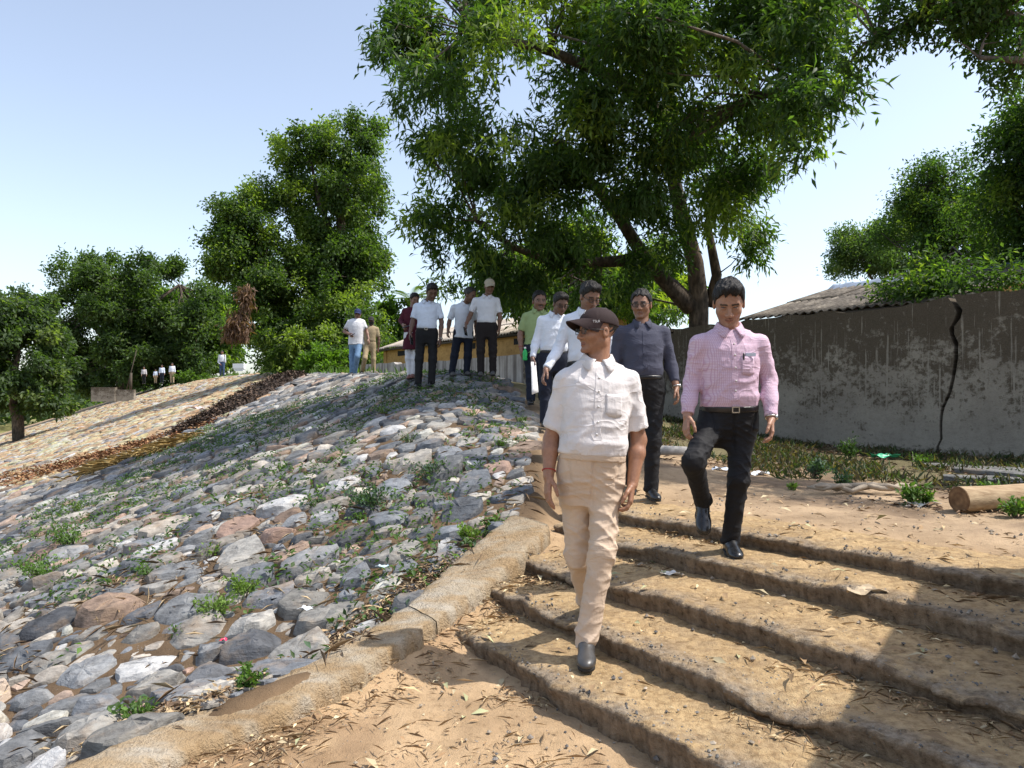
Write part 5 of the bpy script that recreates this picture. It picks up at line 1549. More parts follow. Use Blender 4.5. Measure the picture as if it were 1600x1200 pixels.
tree('roundheaded_tree', 'rounded dark tree with leaning trunk at the foot of the slope', lb,
  [lb, U(28,655,46), U(22,632,46), U(18,605,46), U(25,570,46), U(32,520,46)], [([U(22,632,46), U(45,640,46), U(52,610,46)], .15), ([U(18,605,46), U(-10,580,46), U(-30,550,46)], .2)],
  px_blobs([(28,488,46,34,34,3),(52,535,46,34,34,3),(5,540,46,42,44,3),(62,580,46,34,34,3),(20,580,46,46,36,3),(78,605,46,22,22,2),(-50,560,46,50,50,3),(40,610,46,40,24,3),(80,625,46,24,18,2),(-10,612,46,36,26,2.4)]),
  4600, 12, .29, .17, [(.045,.08,.03),(.08,.125,.05),(.13,.175,.06)], gap=.42, gf=.6, full=False, spread=.7, seed=41, young=.12, rb=.36, nbr=90, sub=44, sr=.23)
# trees on the right behind the wall
for i, (nm, lab, cx, Y, bl, ncl, cset, ls) in enumerate((
   ('airy_tree', 'pale feathery tree rising over the tin roof', 1400, 24, [(1350,385,24,45,35,1.6),(1395,365,24,45,35,1.6),(1420,410,24,50,32,1.6),(1345,410,24,40,22,1.2),(1440,370,24,30,40,1.4)], 1500, [(.07,.12,.045),(.11,.17,.07),(.15,.2,.08)], .16),
   ('slender_tree', 'mid green tree with layered boughs behind the wall top', 1470, 17, [(1450,290,17,48,34,1.2),(1480,330,17,55,45,1.4),(1440,345,17,45,40,1.2),(1500,390,17,60,45,1.4),(1425,395,17,36,34,1),(1470,430,17,80,30,1.2)], 2300, DK, .13),
   ('shade_tree', 'dense dark tree leaning in at the picture edge behind the wall', 1640, 13, [(1590,250,12.5,50,70,1.2),(1560,310,13,45,45,1.2),(1600,350,13,60,70,1.4),(1560,420,13,60,40,1.2),(1610,180,12,40,40,1),(1640,260,12,60,90,1.5),(1500,440,13.5,60,22,.8),(1590,440,12.5,60,25,1),(1440,452,10.9,45,18,.35),(1500,446,10.6,45,24,.4),(1395,466,11.4,28,12,.25),(1560,440,10.4,50,24,.4),(1480,425,11.2,50,22,.4),(1700,350,13,80,110,2.0)], 3200, DK, .14))):
    q = U(cx, 560, Y); q[2] = .8
    tops = bl[0]
    tree(nm, lab, q, [q, U(cx,500,Y), U(cx+3,420,Y), U(cx-4,330,Y)], [([U(cx+2,440,Y), U((cx+tops[0])/2,390,Y), U(tops[0],tops[1],Y)], .08), ([U(cx,470,Y), U((cx+bl[-2][0])/2,450,Y), U(bl[-2][0],bl[-2][1],Y)], .08)],
      px_blobs(bl), int(ncl*1.15), 14, ls*.72, ls*.30, cset, gap=.46, gf=1.0, full=False, spread=.45, seed=51+i, young=.15, rb=.13, nbr=160, droop=.2, sub=44, sr=.22)
# overhanging boughs of a tree outside the picture
ob = np.array([8.2, 6.4, .6])
tree('overhanging_tree', 'small-leaved boughs hanging into the upper right of the view', ob,
  [ob, ob + (.1,0,2), ob + (-.2,.1,4), ob + (-.9,.3,5.6)], [([ob + (-.2,.1,4), U(1680,60,6.6), U(1560,20,6.8), U(1440,25,7.0), U(1370,60,7.2)], .08), ([ob + (-.2,.1,3.6), U(1700,120,6.4), U(1600,95,6.4), U(1530,90,6.5)], .06), ([ob + (-.5,.2,4.6), U(1600,-60,7), U(1450,-40,7.2)], .07)],
  px_blobs([(1400,40,7.1,60,38,.5),(1480,20,6.9,70,45,.6),(1560,20,6.7,60,55,.6),(1350,75,7.2,32,26,.35),(1500,80,6.7,46,22,.35),(1600,70,6.4,42,46,.5),(1450,-50,7,130,50,.9),(1620,-40,6.6,130,70,.9),(1720,60,6.5,80,90,.9),(1570,100,6.5,34,18,.3),(1440,85,7,30,18,.3)]),
  1500, 11, .07, .030, DK, gap=.49, gf=2.2, droop=.35, full=False, spread=.20, seed=71, young=.08, rb=.16, nbr=380, fill=.2, sub=40, sr=.22)

ub = U(925, 560, 19); ub[2] = 1.4
tree('understory_tree', 'sunlit yellow-green young tree under the big crown behind the walking group', ub, [ub, U(925,500,19), U(915,440,19), U(905,400,19)],
  [([U(925,490,19), U(960,450,19), U(985,430,19)], .06), ([U(925,490,19), U(880,450,19), U(850,440,19)], .06)],
  px_blobs([(900,400,19,50,32,1.2),(860,440,19,45,34,1.2),(950,440,19,50,36,1.2),(1000,430,19.5,45,36,1.2),(810,470,20,40,30,1.2),(900,470,19,60,30,1.2),(990,475,19,50,26,1.2),(830,410,19.5,40,26,1.0),(770,450,21,36,34,1.2),(1050,460,20,36,30,1.0)]),
  2600, 11, .20, .075, [(.06,.115,.025),(.11,.18,.035),(.22,.28,.05)], gap=.40, gf=1.0, full=False, spread=.4, seed=91, young=.4, rb=.10, nbr=60)
# ---------------------------------------------------------------- low plants, litter and odds and ends
_ys = 2.3*(140/2.3)**np.linspace(0, 1, 700)
def hit(px, py, fn=steps_z):
    k = (px-800)/F; ys = _ys
    for _ in range(2):
        below = CH - (py-HZ)/F*ys <= fn(k*ys, ys)
        i = int(np.argmax(below)) if below.any() else len(ys)-1
        ys = np.linspace(ys[max(i-1, 0)], ys[i], 40)
    y = ys[-1]
    return np.array([k*y, y, float(fn(np.array([k*y]), np.array([y]))[0])])
GREENS = np.array([(.05,.10,.022),(.085,.16,.03),(.13,.21,.04),(.06,.11,.06)])
def plant(name, label, px, py, wpx, hpx, n=260, leaf=.035, tone=1, group=None, tall=False, lw=.5):
    c0 = hit(px, py); Y = c0[1]
    rx = wpx*.5*Y/F; h = hpx*Y/F*.72; leaf *= .85
    root = empty(name, c0); tag(root, label, 'plant', group)
    mb = MB(); ns = 9; tips = []
    for i in range(ns):
        a = random.random()*6.28; r_ = rx*random.uniform(.2, .95)
        tip = np.array([math.cos(a)*r_, math.sin(a)*r_*.8, h*random.uniform(.45, 1.0)]); tips.append(tip)
        mb.tube([(tip[0]*.1, tip[1]*.1, -.03), tip*np.array([.5,.5,.6]), tip], [.006, .004, .002], 4, False)
    mb.build('stem', M['bark'], root); 
    i_ = rng.integers(0, ns, n); u = .25 + .8*rng.random(n)
    tp = np.array(tips)[i_]
    cen = tp*np.c_[u, u, u**.9] + rng.normal(0, 1, (n, 3))*np.array([rx*.16, rx*.16, h*.10])
    cen[:, 2] = np.maximum(cen[:, 2], .005)
    d = unit(rng.normal(size=(n, 3))*.8 + unit(tp)*.6 + np.array([0,0,.25]))
    cc = GREENS[tone]*(.6 + .8*rng.random((n, 1)))
    V, Fs, Cc = leaves(cen, d, leaf*(.6+.8*rng.random(n)), leaf*lw*(.7+.6*rng.random(n)), cc, True)
    mesh_obj('foliage', V, Fs, M['weed'], root, True, Cc)
for lab, px, py, w, h, n, lf, tn in (
   ('grey-green bushy weed in the middle of the stone slope', 578, 800, 105, 58, 620, .042, 3),
   ('bright green weed spilling over a grey boulder low on the slope', 330, 975, 80, 55, 520, .034, 2),
   ('bright green weed tuft upslope of the grey boulder', 380, 935, 70, 48, 420, .034, 2),
   ('spreading green weed at the left picture edge', 60, 905, 110, 55, 520, .042, 1),
   ('dark green weed above the left edge weed', 110, 858, 95, 50, 420, .042, 1),
   ('small-leaved green weed upslope of the pink slab', 672, 748, 85, 40, 420, .040, 3),
   ('green weed by the top of the kerb', 735, 850, 50, 38, 260, .040, 2),
   ('green weed behind the upper kerb end', 770, 830, 50, 30, 220, .040, 1),
   ('broad green weed beside the lower kerb', 392, 1075, 55, 42, 220, .040, 1),
   ('sprawling weed among dry stalks at the foot of the slope', 215, 1135, 70, 40, 240, .036, 1)):
    plant('weed_plant', lab, px, py, w, h, n, lf, tn)
for px, py, w, lab in ((490,798,42,'left of the grey-green bushy weed'),(430,798,38,'second to the left of the grey-green bushy weed'),(560,816,36,'at the lower edge of the grey-green bushy weed'),
   (330,870,50,'above the long grey slab'),(235,900,45,'at the left end of the long grey slab'),(280,997,40,'under the grey boulder'),(640,695,50,'above the small-leaved weed'),(550,700,45,'high on the middle of the slope'),
   (440,735,30,'right below the litter strip end'),(650,905,26,'beside the large pale slab near the kerb'),(120,800,40,'upslope of the left edge weeds'),(780,700,40,'near the right edge of the stones'),
   (810,665,40,'at the right end of the stones below the green shirt'),(600,650,46,'below the man in black trousers'),(740,655,40,'below the beige cap wearer'),(395,692,22,'just below the dark heap'),(80,695,26,'on the pale far slope at the left edge')):
    plant('small_weed', 'small green weed ' + lab, px, py, w, w*.55, 110, .035, random.choice((1,1,2,0)), 'weeds between the stones')
for lab, px, py, w, h, n, lf, tn in (
   ('leafy weed against the wall foot behind the pink shirt', 1328, 718, 50, 48, 420, .045, 0), ('grey shrub in front of the wall foot', 1272, 748, 40, 45, 300, .05, 3),
   ('upright feathery seedling nearest the log', 1422, 790, 50, 48, 300, .055, 1), ('small seedling between the feathery one and the log', 1447, 790, 26, 30, 160, .05, 1),
   ('grey-green shrub left of the twisted root', 1318, 765, 40, 40, 300, .045, 3), ('bright weeds around the log', 1590, 808, 60, 40, 320, .05, 1),
   ('green sprout behind the log', 1545, 775, 40, 30, 200, .05, 1), ('yellowish creeper on the wall foot', 1540, 712, 36, 26, 160, .05, 2),
   ('green sprig beside the crack', 1440, 728, 40, 22, 160, .05, 1), ('fresh yellow-green seedling behind the pink man', 1240, 765, 26, 12, 90, .04, 2)):
    plant('weed_plant', lab, px, py, w, h, n, lf, tn)
def bush(label, px, py, wpx, hpx, Y, n, lf, cs):
    c0 = U(px, py, Y); rx = wpx*.5*Y/F; h = hpx*Y/F
    root = empty('bush', c0); tag(root, label, 'bush')
    P, d = blob_points([((0,0,h*.5), (rx, rx*.8, h*.5)), ((rx*.4,0,h*.35), (rx*.6, rx*.6, h*.35)), ((-rx*.4,0,h*.4), (rx*.6, rx*.6, h*.4))], n//8, .3, 1.0, 5)
    cl = np.repeat(np.arange(len(P)), 8)
    V, Fs, Cc = leaves(P[cl] + rng.normal(0, rx*.06, (len(cl), 3)), d[cl] + rng.normal(0, .8, (len(cl), 3)), lf*(.7+.6*rng.random(len(cl))), lf*.5*np.ones(len(cl)), np.array(cs)*(.7+.6*rng.random((len(cl), 1))), False)
    mesh_obj('foliage', V, Fs, M['leaf'], root, True, Cc)
    mb = MB()
    for i in range(7):
        a = rng.choice(len(P)); mb.tube([(0,0,-.1), P[a]*.6, P[a]], [.03, .02, .008], 5, False)
    mb.build('stem', M['bark'], root)
bush('sunlit bush at the crest left of the man in jeans', 505, 588, 75, 45, 27, 2600, .16, (.10,.18,.03))
bush('low bush at the crest behind the dark heap', 445, 590, 60, 26, 40, 1600, .2, (.07,.13,.025))
bush('shrub far along the crest beside the rightmost far figure', 300, 600, 44, 22, 66, 900, .3, (.08,.14,.03))
bush('green bush rising behind the ochre house gable', 610, 560, 60, 95, 40, 3200, .28, (.075,.14,.03))
bush('round bush between the ochre house and the palm', 640, 545, 40, 60, 50, 1800, .3, (.06,.11,.03))
# dead foliage hanging on the tall tree
P, d = blob_points([(U(377,505,30), (.32,.25,.6)), (U(384,465,30), (.14,.15,.5)), (U(360,515,30), (.18,.18,.32))], 130, .3, 1, 9)
r0 = U(377,505,30); cl = np.repeat(np.arange(len(P)), 12)
dr = empty('dead_foliage', r0); tag(dr, 'brown withered foliage hanging on the left of the tall tree', 'foliage')
V, Fs, Cc = leaves(P[cl] - r0 + rng.normal(0, .12, (len(cl), 3)), rng.normal(0, .5, (len(cl), 3)) + np.array([0,0,-1.0]), .26*(.6+.8*rng.random(len(cl))), .07*np.ones(len(cl)), np.array((.17,.10,.065))*(.6+.8*rng.random((len(cl), 1))), False)
mesh_obj('leaves', V, Fs, M['weed'], dr, True, Cc)
# palm
pr = U(645, 560, 40); pt = U(642, 468, 40)
palm = empty('palm_tree', pr); tag(palm, 'palm showing its fronds above the ochre house roof', 'palm')
mb = MB(); mb.tube([(0,0,-1.5), (pt-pr)*.5 + np.array([.1,0,0]), pt-pr], [.2,.16,.14], 8); mb.build('trunk', M['bark'], palm)
for i in range(11):
    a = i*2.4; L_ = random.uniform(1.7, 2.4); V = []; Fs = []; el = random.uniform(.15, .95)
    for j in range(22):
        u = j/21; r_ = L_*u; z = L_*(math.sin(el)*u - .55*u*u*math.cos(el)*1.3); x = r_*math.cos(el*.6)
        c_ = (pt-pr) + np.array([math.cos(a)*x, math.sin(a)*x, z]); t_ = np.array([-math.sin(a), math.cos(a), 0]); f_ = np.array([math.cos(a), math.sin(a), .2])
        w = .34*math.sin(min(1, u*1.15+.12)*math.pi)**.6
        for sg in (-1, 1):
            b0 = len(V); V += [c_, c_ + f_*.13, c_ + t_*sg*w + f_*.25 - np.array([0,0,.18*w])]; Fs.append((b0, b0+1, b0+2))
    mesh_obj('frond', V, Fs, M['leaf'], palm, False, np.tile((.07,.105,.04), (len(V), 1))*random.uniform(.7, 1.4))
# far wood closing the horizon
P = np.c_[rng.uniform(-260, 220, 5200), rng.uniform(170, 240, 5200), np.zeros(5200)]
hgt_ = 6 + 9*fbm2(P[:,0]*.045, P[:,0]*0+3, 5); P[:, 2] = rng.random(5200)**.7*hgt_*1.0 + np.where(P[:, 0] < -60, -6.5, 0.5)
cl = np.repeat(np.arange(len(P)), 4)
V, Fs, Cc = leaves(P[cl] + rng.normal(0, 1.0, (len(cl), 3)), rng.normal(size=(len(cl), 3)), 2.2*(.6+.8*rng.random(len(cl))), 1.5*np.ones(len(cl)), np.array((.06,.095,.04))*(.6+.8*rng.random((len(cl), 1))), False)
o = mesh_obj('distant_wood', V, Fs, M['leaf'], None, True, Cc); tag(o, 'far wood along the horizon', kind='stuff')

# ---- dark heap and litter strip on the slope
pth = [hit(a, c_, terrain) for a, c_ in ((458,592),(430,603),(400,618),(365,638),(330,655),(300,670),(282,680))]
pth = np.array(pth); n = 40; u = np.linspace(0, len(pth)-1, n)
cp = np.stack([np.interp(u, np.arange(len(pth)), pth[:, j]) for j in range(3)], 1)
tg = unit(np.gradient(cp, axis=0)); nn = unit(np.cross(tg, np.array([0,0,1.0])))
V = []; W_ = np.interp(u, [0, 1.5, 4, 6], [.55, .9, .6, .28]); H_ = np.interp(u, [0, 1.5, 4, 6], [.18, .30, .18, .08])
for i in range(n):
    for j in range(13):
        w = j/6 - 1
        q = cp[i] + nn[i]*w*W_[i]; z = float(terrain(q[0:1], q[1:2])[0])
        V.append((q[0], q[1], z - .05 + (H_[i]+.05)*(1 - w*w)**.8*(.7 + .6*float(fbm2(q[0:1]*3, q[1:2]*3, 9)[0]))))
V = np.array(V); Fs = [(i*13+j, i*13+j+1, (i+1)*13+j+1, (i+1)*13+j) for i in range(n-1) for j in range(12)]
m, nt, b = new_mat('dark_compost'); p = geo_pos(nt); n2 = noise(nt, 25, 5, .7, p)
nt.links.new(ramp(nt, n2, [(.3, (.018,.013,.010)), (.65, (.075,.052,.04))]), b.inputs['Base Color']); bump(nt, b, n2, 1.0, .06); M['compost'] = m
hc = cp[15]
heap = empty('debris_heap', hc); tag(heap, 'long dark heap of rotting leaves running down the slope from the crest', 'heap')
mesh_obj('heap_mass', V - hc, Fs, M['compost'], heap)
def scatter(name, label, pos, nor, ln, wd, cols, mat='litter', parent=None, loc=None, flat=.35, full=True, curl=0):
    n = len(pos)
    a = rng.random(n)*6.283
    d = np.c_[np.cos(a), np.sin(a), rng.normal(0, flat, n)]
    cc = cols[rng.integers(0, len(cols), n)]*(.7 + .6*rng.random((n, 1)))
    rl = unit(np.c_[rng.normal(0, .35, n), rng.normal(0, .35, n), np.ones(n)])
    V, Fs, Cc = leaves(pos - (0 if loc is None else loc), d, ln, wd, cc, full, rl)
    o = mesh_obj(name, V, Fs, M[mat], parent, True, Cc)
    if parent is None or label: tag(o, label, kind='stuff')
    else: tag(o, kind='stuff')
    return o
m, nt, b = new_mat('dry_litter'); nt.links.new(attr(nt), b.inputs['Base Color']); b.inputs['Roughness'].default_value = .8; M['litter'] = m
i_ = rng.integers(0, len(V), 5200); hp_ = V[i_] + rng.normal(0, .07, (5200, 3))*np.array([1,1,.25]); hp_[:, 2] += .03
scatter('heap_flakes', None, hp_, None, .10*(.5+rng.random(5200)), .05*np.ones(5200), np.array([(.03,.022,.016),(.07,.05,.04),(.12,.08,.055)]), 'litter', heap, hc, flat=.6, full=False)
BROWN = np.array([(.34,.21,.11),(.42,.28,.15),(.48,.37,.21),(.26,.16,.09),(.55,.46,.29)])
def strip(pix, n, w, fn=terrain):
    c_ = np.array([hit(a, q, fn) for a, q in pix]); u = rng.random(n)*(len(c_)-1)
    P = np.stack([np.interp(u, np.arange(len(c_)), c_[:, j]) for j in range(3)], 1)
    P[:, 0] += rng.normal(0, w, n); P[:, 1] += rng.normal(0, w, n); P[:, 2] = fn(P[:, 0], P[:, 1]) + rng.random(n)*.06 + .03
    return P
P = strip([(300,672),(230,695),(160,715),(90,735),(0,752),(-80,770)], 6500, .42)
scatter('rust_litter', 'rusty dry leaf litter strewn down the slope below the dark heap', P, None, .10*(.5+rng.random(len(P))), .045*np.ones(len(P)), np.array([(.22,.10,.05),(.15,.075,.04),(.32,.19,.09)]), full=False, flat=.5)
P = strip([(290,690),(240,708),(190,724),(150,738)], 2600, .2)
scatter('straw', 'yellow straw lying below the leaf litter strip', P, None, .28*(.5+rng.random(len(P))), .010*np.ones(len(P)), np.array([(.50,.36,.15),(.58,.44,.2)]), full=False, flat=.15)

# ---- litter, pebbles, twigs around the stairs
def rand_region(n, x0, x1, y0, y1):
    return rng.uniform(x0, x1, n), rng.uniform(y0, y1, n)
def ground_pts(n, sel):
    x, y = rand_region(n*6, -2.6, 3.2, 2.2, 6.2); k = sel(x, y); x, y = x[k][:n], y[k][:n]
    return x, y
def lit_sel(x, y):
    s, t = ST(x, y); q = side(x, y)
    near_riser = np.zeros_like(s)
    for a in STEP_S: near_riser = np.maximum(near_riser, np.exp(-((a - s)/.13)**2)*(s < a + .02))
    dens = .015 + .8*near_riser*sstep(.46, .62, fbm2(x*1.7, y*1.7, 101)) + .42*(s < 2.0)*sstep(.48, .68, fbm2(x*1.4, y*1.4, 103)) + .01*(s > 3.9) + .8*np.exp(-((q+.22)/.12)**2)*(s < 3)
    return (q < -.10) & (rng.random(len(x)) < dens) & (x/np.maximum(y, .1) < .75) & (s < 5.6)
x, y = ground_pts(2600, lit_sel)
P = np.c_[x, y, steps_z(x, y) + .012 + rng.random(len(x))*.012]
scatter('leaf_litter', 'dry leaves and husks strewn over the stairs and sand', P, None, .015 + .04*rng.random(len(P))**2.4, .006 + .012*rng.random(len(P)), BROWN, flat=.12)
x, y = ground_pts(130, lambda x, y: (side(x, y) < -.15) & (ST(x, y)[0] < 5.5) & (x/y < .72))
P = np.c_[x, y, steps_z(x, y) + .018]
scatter('dry_leaves', 'larger pale dried leaves on the stairs and sand', P, None, .07 + .06*rng.random(len(P)), .020 + .012*rng.random(len(P)), np.array([(.48,.40,.25),(.40,.29,.16),(.36,.36,.20),(.30,.20,.11)]), flat=.2)
x, y = ground_pts(5200, lit_sel)
P = np.c_[x, y, steps_z(x, y) + .010 + rng.random(len(x))*.018]
scatter('dry_grass_bits', 'broken dry grass and twigs on the stairs', P, None, .03 + .09*rng.random(len(P))**2, .002 + .002*rng.random(len(P)), np.array([(.36,.26,.16),(.50,.39,.25),(.26,.18,.11)]), flat=.12, full=False)
# twigs on the slope foot and in the gaps
x, y = rng.uniform(-3.6, .4, 26000), rng.uniform(2.3, 7.5, 26000)
k = (side(x, y) > .05) & (rng.random(26000) < .10 + .9*sstep(1.1, .1, side(x, y))*sstep(5.2, 3.5, y)) & (sstep(.42, .62, fbm2(x*1.6, y*1.6, 111)) > rng.random(26000)*.9)
x, y = x[k], y[k]; P = np.c_[x, y, terrain(x, y) + .035 + rng.random(len(x))*.05]
scatter('slope_stalks', 'dry stalks and leaf scraps caught between the stones', P, None, .05 + .16*rng.random(len(P))**2, .004 + .012*rng.random(len(P))**3, np.array([(.22,.15,.09),(.34,.24,.14),(.44,.34,.21),(.13,.09,.06)]), flat=.22, full=False)
P = strip([(150,1175),(230,1140),(330,1098),(450,1043),(560,985),(640,935),(700,880)], 2600, .075)
P = P[side(P[:, 0], P[:, 1]) > .09]; P[:, 2] = terrain(P[:, 0], P[:, 1]) + .02 + rng.random(len(P))*.035
scatter('kerb_litter', 'dry leaves and soil crumbs gathered along the slope side of the kerb', P, None, .02 + .07*rng.random(len(P))**2, .006 + .014*rng.random(len(P)), np.array([(.22,.15,.09),(.36,.26,.15),(.46,.36,.22),(.15,.10,.065)]), flat=.2, full=False)
# green creeping cover in the gaps
x, y = rng.uniform(-7, .4, 60000), rng.uniform(3.0, 16, 60000)
k = (side(x, y) > .05) & (x < right_edge(y)) & (slope(x, y) - top(x, y) < .5) & (fbm2(x*.9, y*.9, 121)*.6 + .4*fbm2(x*2.6, y*2.6, 122) + .06*sstep(6, 10, y) + .04*sstep(-4, -1, x) > .555)
x, y = x[k][:14000], y[k][:14000]; P = np.c_[x, y, terrain(x, y) + .03 + rng.random(len(x))*.07]
scatter('creeping_weeds', 'low green creeping weeds filling gaps in the stone slope', P, None, .03 + .04*rng.random(len(P)), .016 + .018*rng.random(len(P)), GREENS[[0,0,1,3]], 'weed', flat=.7, full=False)
# grass along the far crest
x = rng.uniform(-32, -2, 30000); y = rng.uniform(17, 70, 30000)
dd_ = slope(x, y) - top(x, y); k = (dd_ > .05) & (dd_ < 1.2) & (fbm2(x*.35, y*.35, 131) > .44) & (x/y*F + 800 > 60)
x, y = x[k][:6000], y[k][:6000]; P = np.c_[x, y, terrain(x, y) + .02]
n = len(P); V, Fs, Cc = leaves(P, np.c_[rng.normal(0, .35, n), rng.normal(0, .35, n), np.ones(n)], .25*(.5+rng.random(n)), .05*np.ones(n), GREENS[[1,2]][rng.integers(0, 2, n)]*(.7+.5*rng.random((n, 1))), False)
o = mesh_obj('crest_grass', V, Fs, M['weed'], None, True, Cc); tag(o, 'green grass along the far crest', kind='stuff')
# weeds at the wall foot
x = rng.uniform(1.2, 8, 60000); y = rng.uniform(5.6, 14, 60000); s, t = ST(x, y)
dens = sstep(6.3, 7.6, s + (fbm2(x*1.1, y*1.1, 141)-.5)*2.2)*(s < 10.05)*sstep(.40, .55, fbm2(x*1.9, y*1.9, 143))
k = rng.random(60000) < dens*.75; x, y = x[k][:11000], y[k][:11000]; n = len(x); P = np.c_[x, y, terrain(x, y) + .01]
V, Fs, Cc = leaves(P, np.c_[rng.normal(0, .8, n), rng.normal(0, .8, n), np.ones(n)*.8], .05 + .09*rng.random(n), .012 + .016*rng.random(n), np.array([(.042,.065,.025),(.065,.09,.035),(.13,.105,.06),(.09,.07,.045)])[rng.integers(0, 4, n)]*(.7+.6*rng.random((n, 1))), False)
o = mesh_obj('wall_foot_weeds', V, Fs, M['weed'], None, True, Cc); tag(o, 'short weeds and dry grass along the foot of the wall', kind='stuff')
x = rng.uniform(1.2, 8, 9000); y = rng.uniform(5.2, 12, 9000); s, t = ST(x, y); k = (s > 5.6) & (s < 10) & (fbm2(x*1.3, y*1.3, 151) > .47); x, y = x[k][:2600], y[k][:2600]
P = np.c_[x, y, terrain(x, y) + .02]
scatter('wall_foot_litter', 'dry leaf litter on the path below the wall', P, None, .04 + .06*rng.random(len(P)), .012 + .02*rng.random(len(P)), np.array([(.14,.085,.05),(.24,.16,.09),(.09,.06,.04)]), flat=.25, full=False)
# pebbles
x, y = ground_pts(800, lambda x, y: (side(x, y) < -.1) & (rng.random(len(x)) < .15 + .85*sstep(.5, .62, fbm2(x*2.3, y*2.3, 161))) & (x/y < .74))
mb = MB(); ico = np.array([(0,0,1),(.9,0,.3),(.28,.85,.3),(-.72,.53,.3),(-.72,-.53,.3),(.28,-.85,.3),(0,0,-.6)])
for a, c_ in zip(x, y):
    r_ = .003 + .016*random.random()**4
    V = ico*r_*rng.uniform(.6, 1.3, (7, 3)) + np.array([a, c_, float(steps_z(np.array([a]), np.array([c_]))[0]) + r_*.9])
    mb.add(V, [(0,1,2),(0,2,3),(0,3,4),(0,4,5),(0,5,1),(6,2,1),(6,3,2),(6,4,3),(6,5,4),(6,1,5)], random.choice(((.16,.15,.14),(.22,.20,.18),(.34,.29,.23),(.11,.105,.10),(.30,.25,.19))))
for i in range(1500):                                            # aggregate showing along the worn noses
    j = random.randrange(5); s_ = STEP_S[j] + .02 + abs(random.gauss(0, .05)); t_ = random.uniform(-1.2, LX[j] - .05)
    a, c_ = XY(s_, t_)
    if a/c_ > .75 or c_ < 2.2 or float(fbm2(np.array([a*3.0]), np.array([c_*3.0]), 171)[0]) < .47: continue
    r_ = .004 + .007*random.random()**2
    V = ico*r_*rng.uniform(.6, 1.3, (7, 3)) + np.array([a, c_, STEP_H[j] + .001 + r_*.2])
    mb.add(V, [(0,1,2),(0,2,3),(0,3,4),(0,4,5),(0,5,1),(6,2,1),(6,3,2),(6,4,3),(6,5,4),(6,1,5)], random.choice(((.13,.125,.12),(.2,.19,.175),(.3,.27,.23),(.09,.088,.085))))
o = mb.build('pebbles', M['stone'], None, False); tag(o, 'small grey pebbles scattered over the stairs and sand', kind='stuff')

# ---- log, slabs, root, scraps
m, nt, b = new_mat('cut_wood'); p = obj_co(nt); n1 = noise(nt, 6, 4, .6, scaled(nt, p, (1, 6, 6)))
nt.links.new(ramp(nt, n1, [(.3, (.24,.16,.09)), (.65, (.42,.31,.19))]), b.inputs['Base Color']); bump(nt, b, n1, .4, .02); M['log'] = m
m, nt, b = new_mat('log_end'); p = obj_co(nt); sxy = nd(nt, 'ShaderNodeVectorMath', operation='LENGTH'); nt.links.new(p, sxy.inputs[0])
rg = mth(nt, 'SINE', mth(nt, 'MULTIPLY', sxy.outputs['Value'], 160.0)); nz2 = noise(nt, 14, 4, .6, p)
nt.links.new(mixc(nt, ramp(nt, nz2, [(.3, (.13,.07,.035)), (.7, (.30,.18,.09))]), (.10,.055,.03), mth(nt, 'MULTIPLY', mth(nt, 'ADD', rg, 1.0), .2)), b.inputs['Base Color']); M['logend'] = m
l0 = hit(1512, 803); r_ = .095; ld = nrm(np.array([1.0, .22, 0.03])); lc = l0 + np.array([0, .10, r_*.92])
log = empty('cut_log', lc); tag(log, 'short thick cut log lying near the wall at the picture edge', 'log')
mb = MB(); pts_ = [ld*u for u in (0, .06, .2, .4, .7, 1.2)]; mb.tube(pts_, [r_*1.04, r_*1.02, r_*.96, r_*.92, r_*.95, r_*.9], 22, True, .04); mb.build('bark', M['log'], log, True, 50)
mb = MB(); mb.tube([-ld*.006, ld*.02], [r_*1.0, r_*1.0], 22, True, .03); mb.build('cut_face', M['logend'], log, True, 50)
for i, (a, c_, w, h) in enumerate(((1487,733,.32,.05),(1530,741,.28,.06),(1515,752,.24,.05),(1575,740,.36,.06),(1580,756,.40,.05),(1625,748,.4,.06))):
    q = hit(a, c_, terrain); mb = MB(); ang = R(-50 + random.uniform(-10, 10)); Rz = np.array([[math.cos(ang), -math.sin(ang), 0], [math.sin(ang), math.cos(ang), 0], [0, 0, 1]])
    K = 9; an_ = np.linspace(0, 6.283, K, endpoint=False); V = []
    for zz, f_ in ((-.05, 1), (h*.8, 1.02), (h, .93)):
        V += [Rz @ np.array([math.cos(t_)*w*f_*(.85+.3*((j*7+i*3) % 5)/5), math.sin(t_)*w*.5*f_, zz]) for j, t_ in enumerate(an_)]
    Fs = [(k_*K+j, k_*K+(j+1) % K, (k_+1)*K+(j+1) % K, (k_+1)*K+j) for k_ in range(2) for j in range(K)] + [tuple(2*K+j for j in range(K))]
    o = mesh_obj('stone_slab', V, Fs, M['stone'], None, True, np.tile((.17,.17,.165), (len(V), 1)), 35, q)
    tag(o, ('flat grey slab at the wall foot just right of the crack','flat slab in the row at the wall foot, second from the crack','small slab lying in front of the slab row','wide slab in the row nearest the picture edge','lower wide slab behind the log','slab at the wall foot cut by the picture edge')[i], 'slab', 'flat slabs along the wall foot')
q = hit(1345, 772); mb = MB()
for sd_ in range(3):
    a0 = random.random()*6; P_ = [np.array([-.45 + .11*i + .02*sd_, .06*math.sin(i*1.3 + a0), .03 + .05*abs(math.sin(i*.9 + a0))]) for i in range(9)]
    mb.tube(P_, [.012 + .012*math.sin(i/8*3.14) for i in range(9)], 7, True, .15)
M['root'] = mat_plain('bleached_root', (.33,.27,.20), .85, var=.25)
o = mb.build('dead_root', M['root']); o.location = tuple(q); tag(o, 'twisted pale dead root on the edge of the path', 'root')
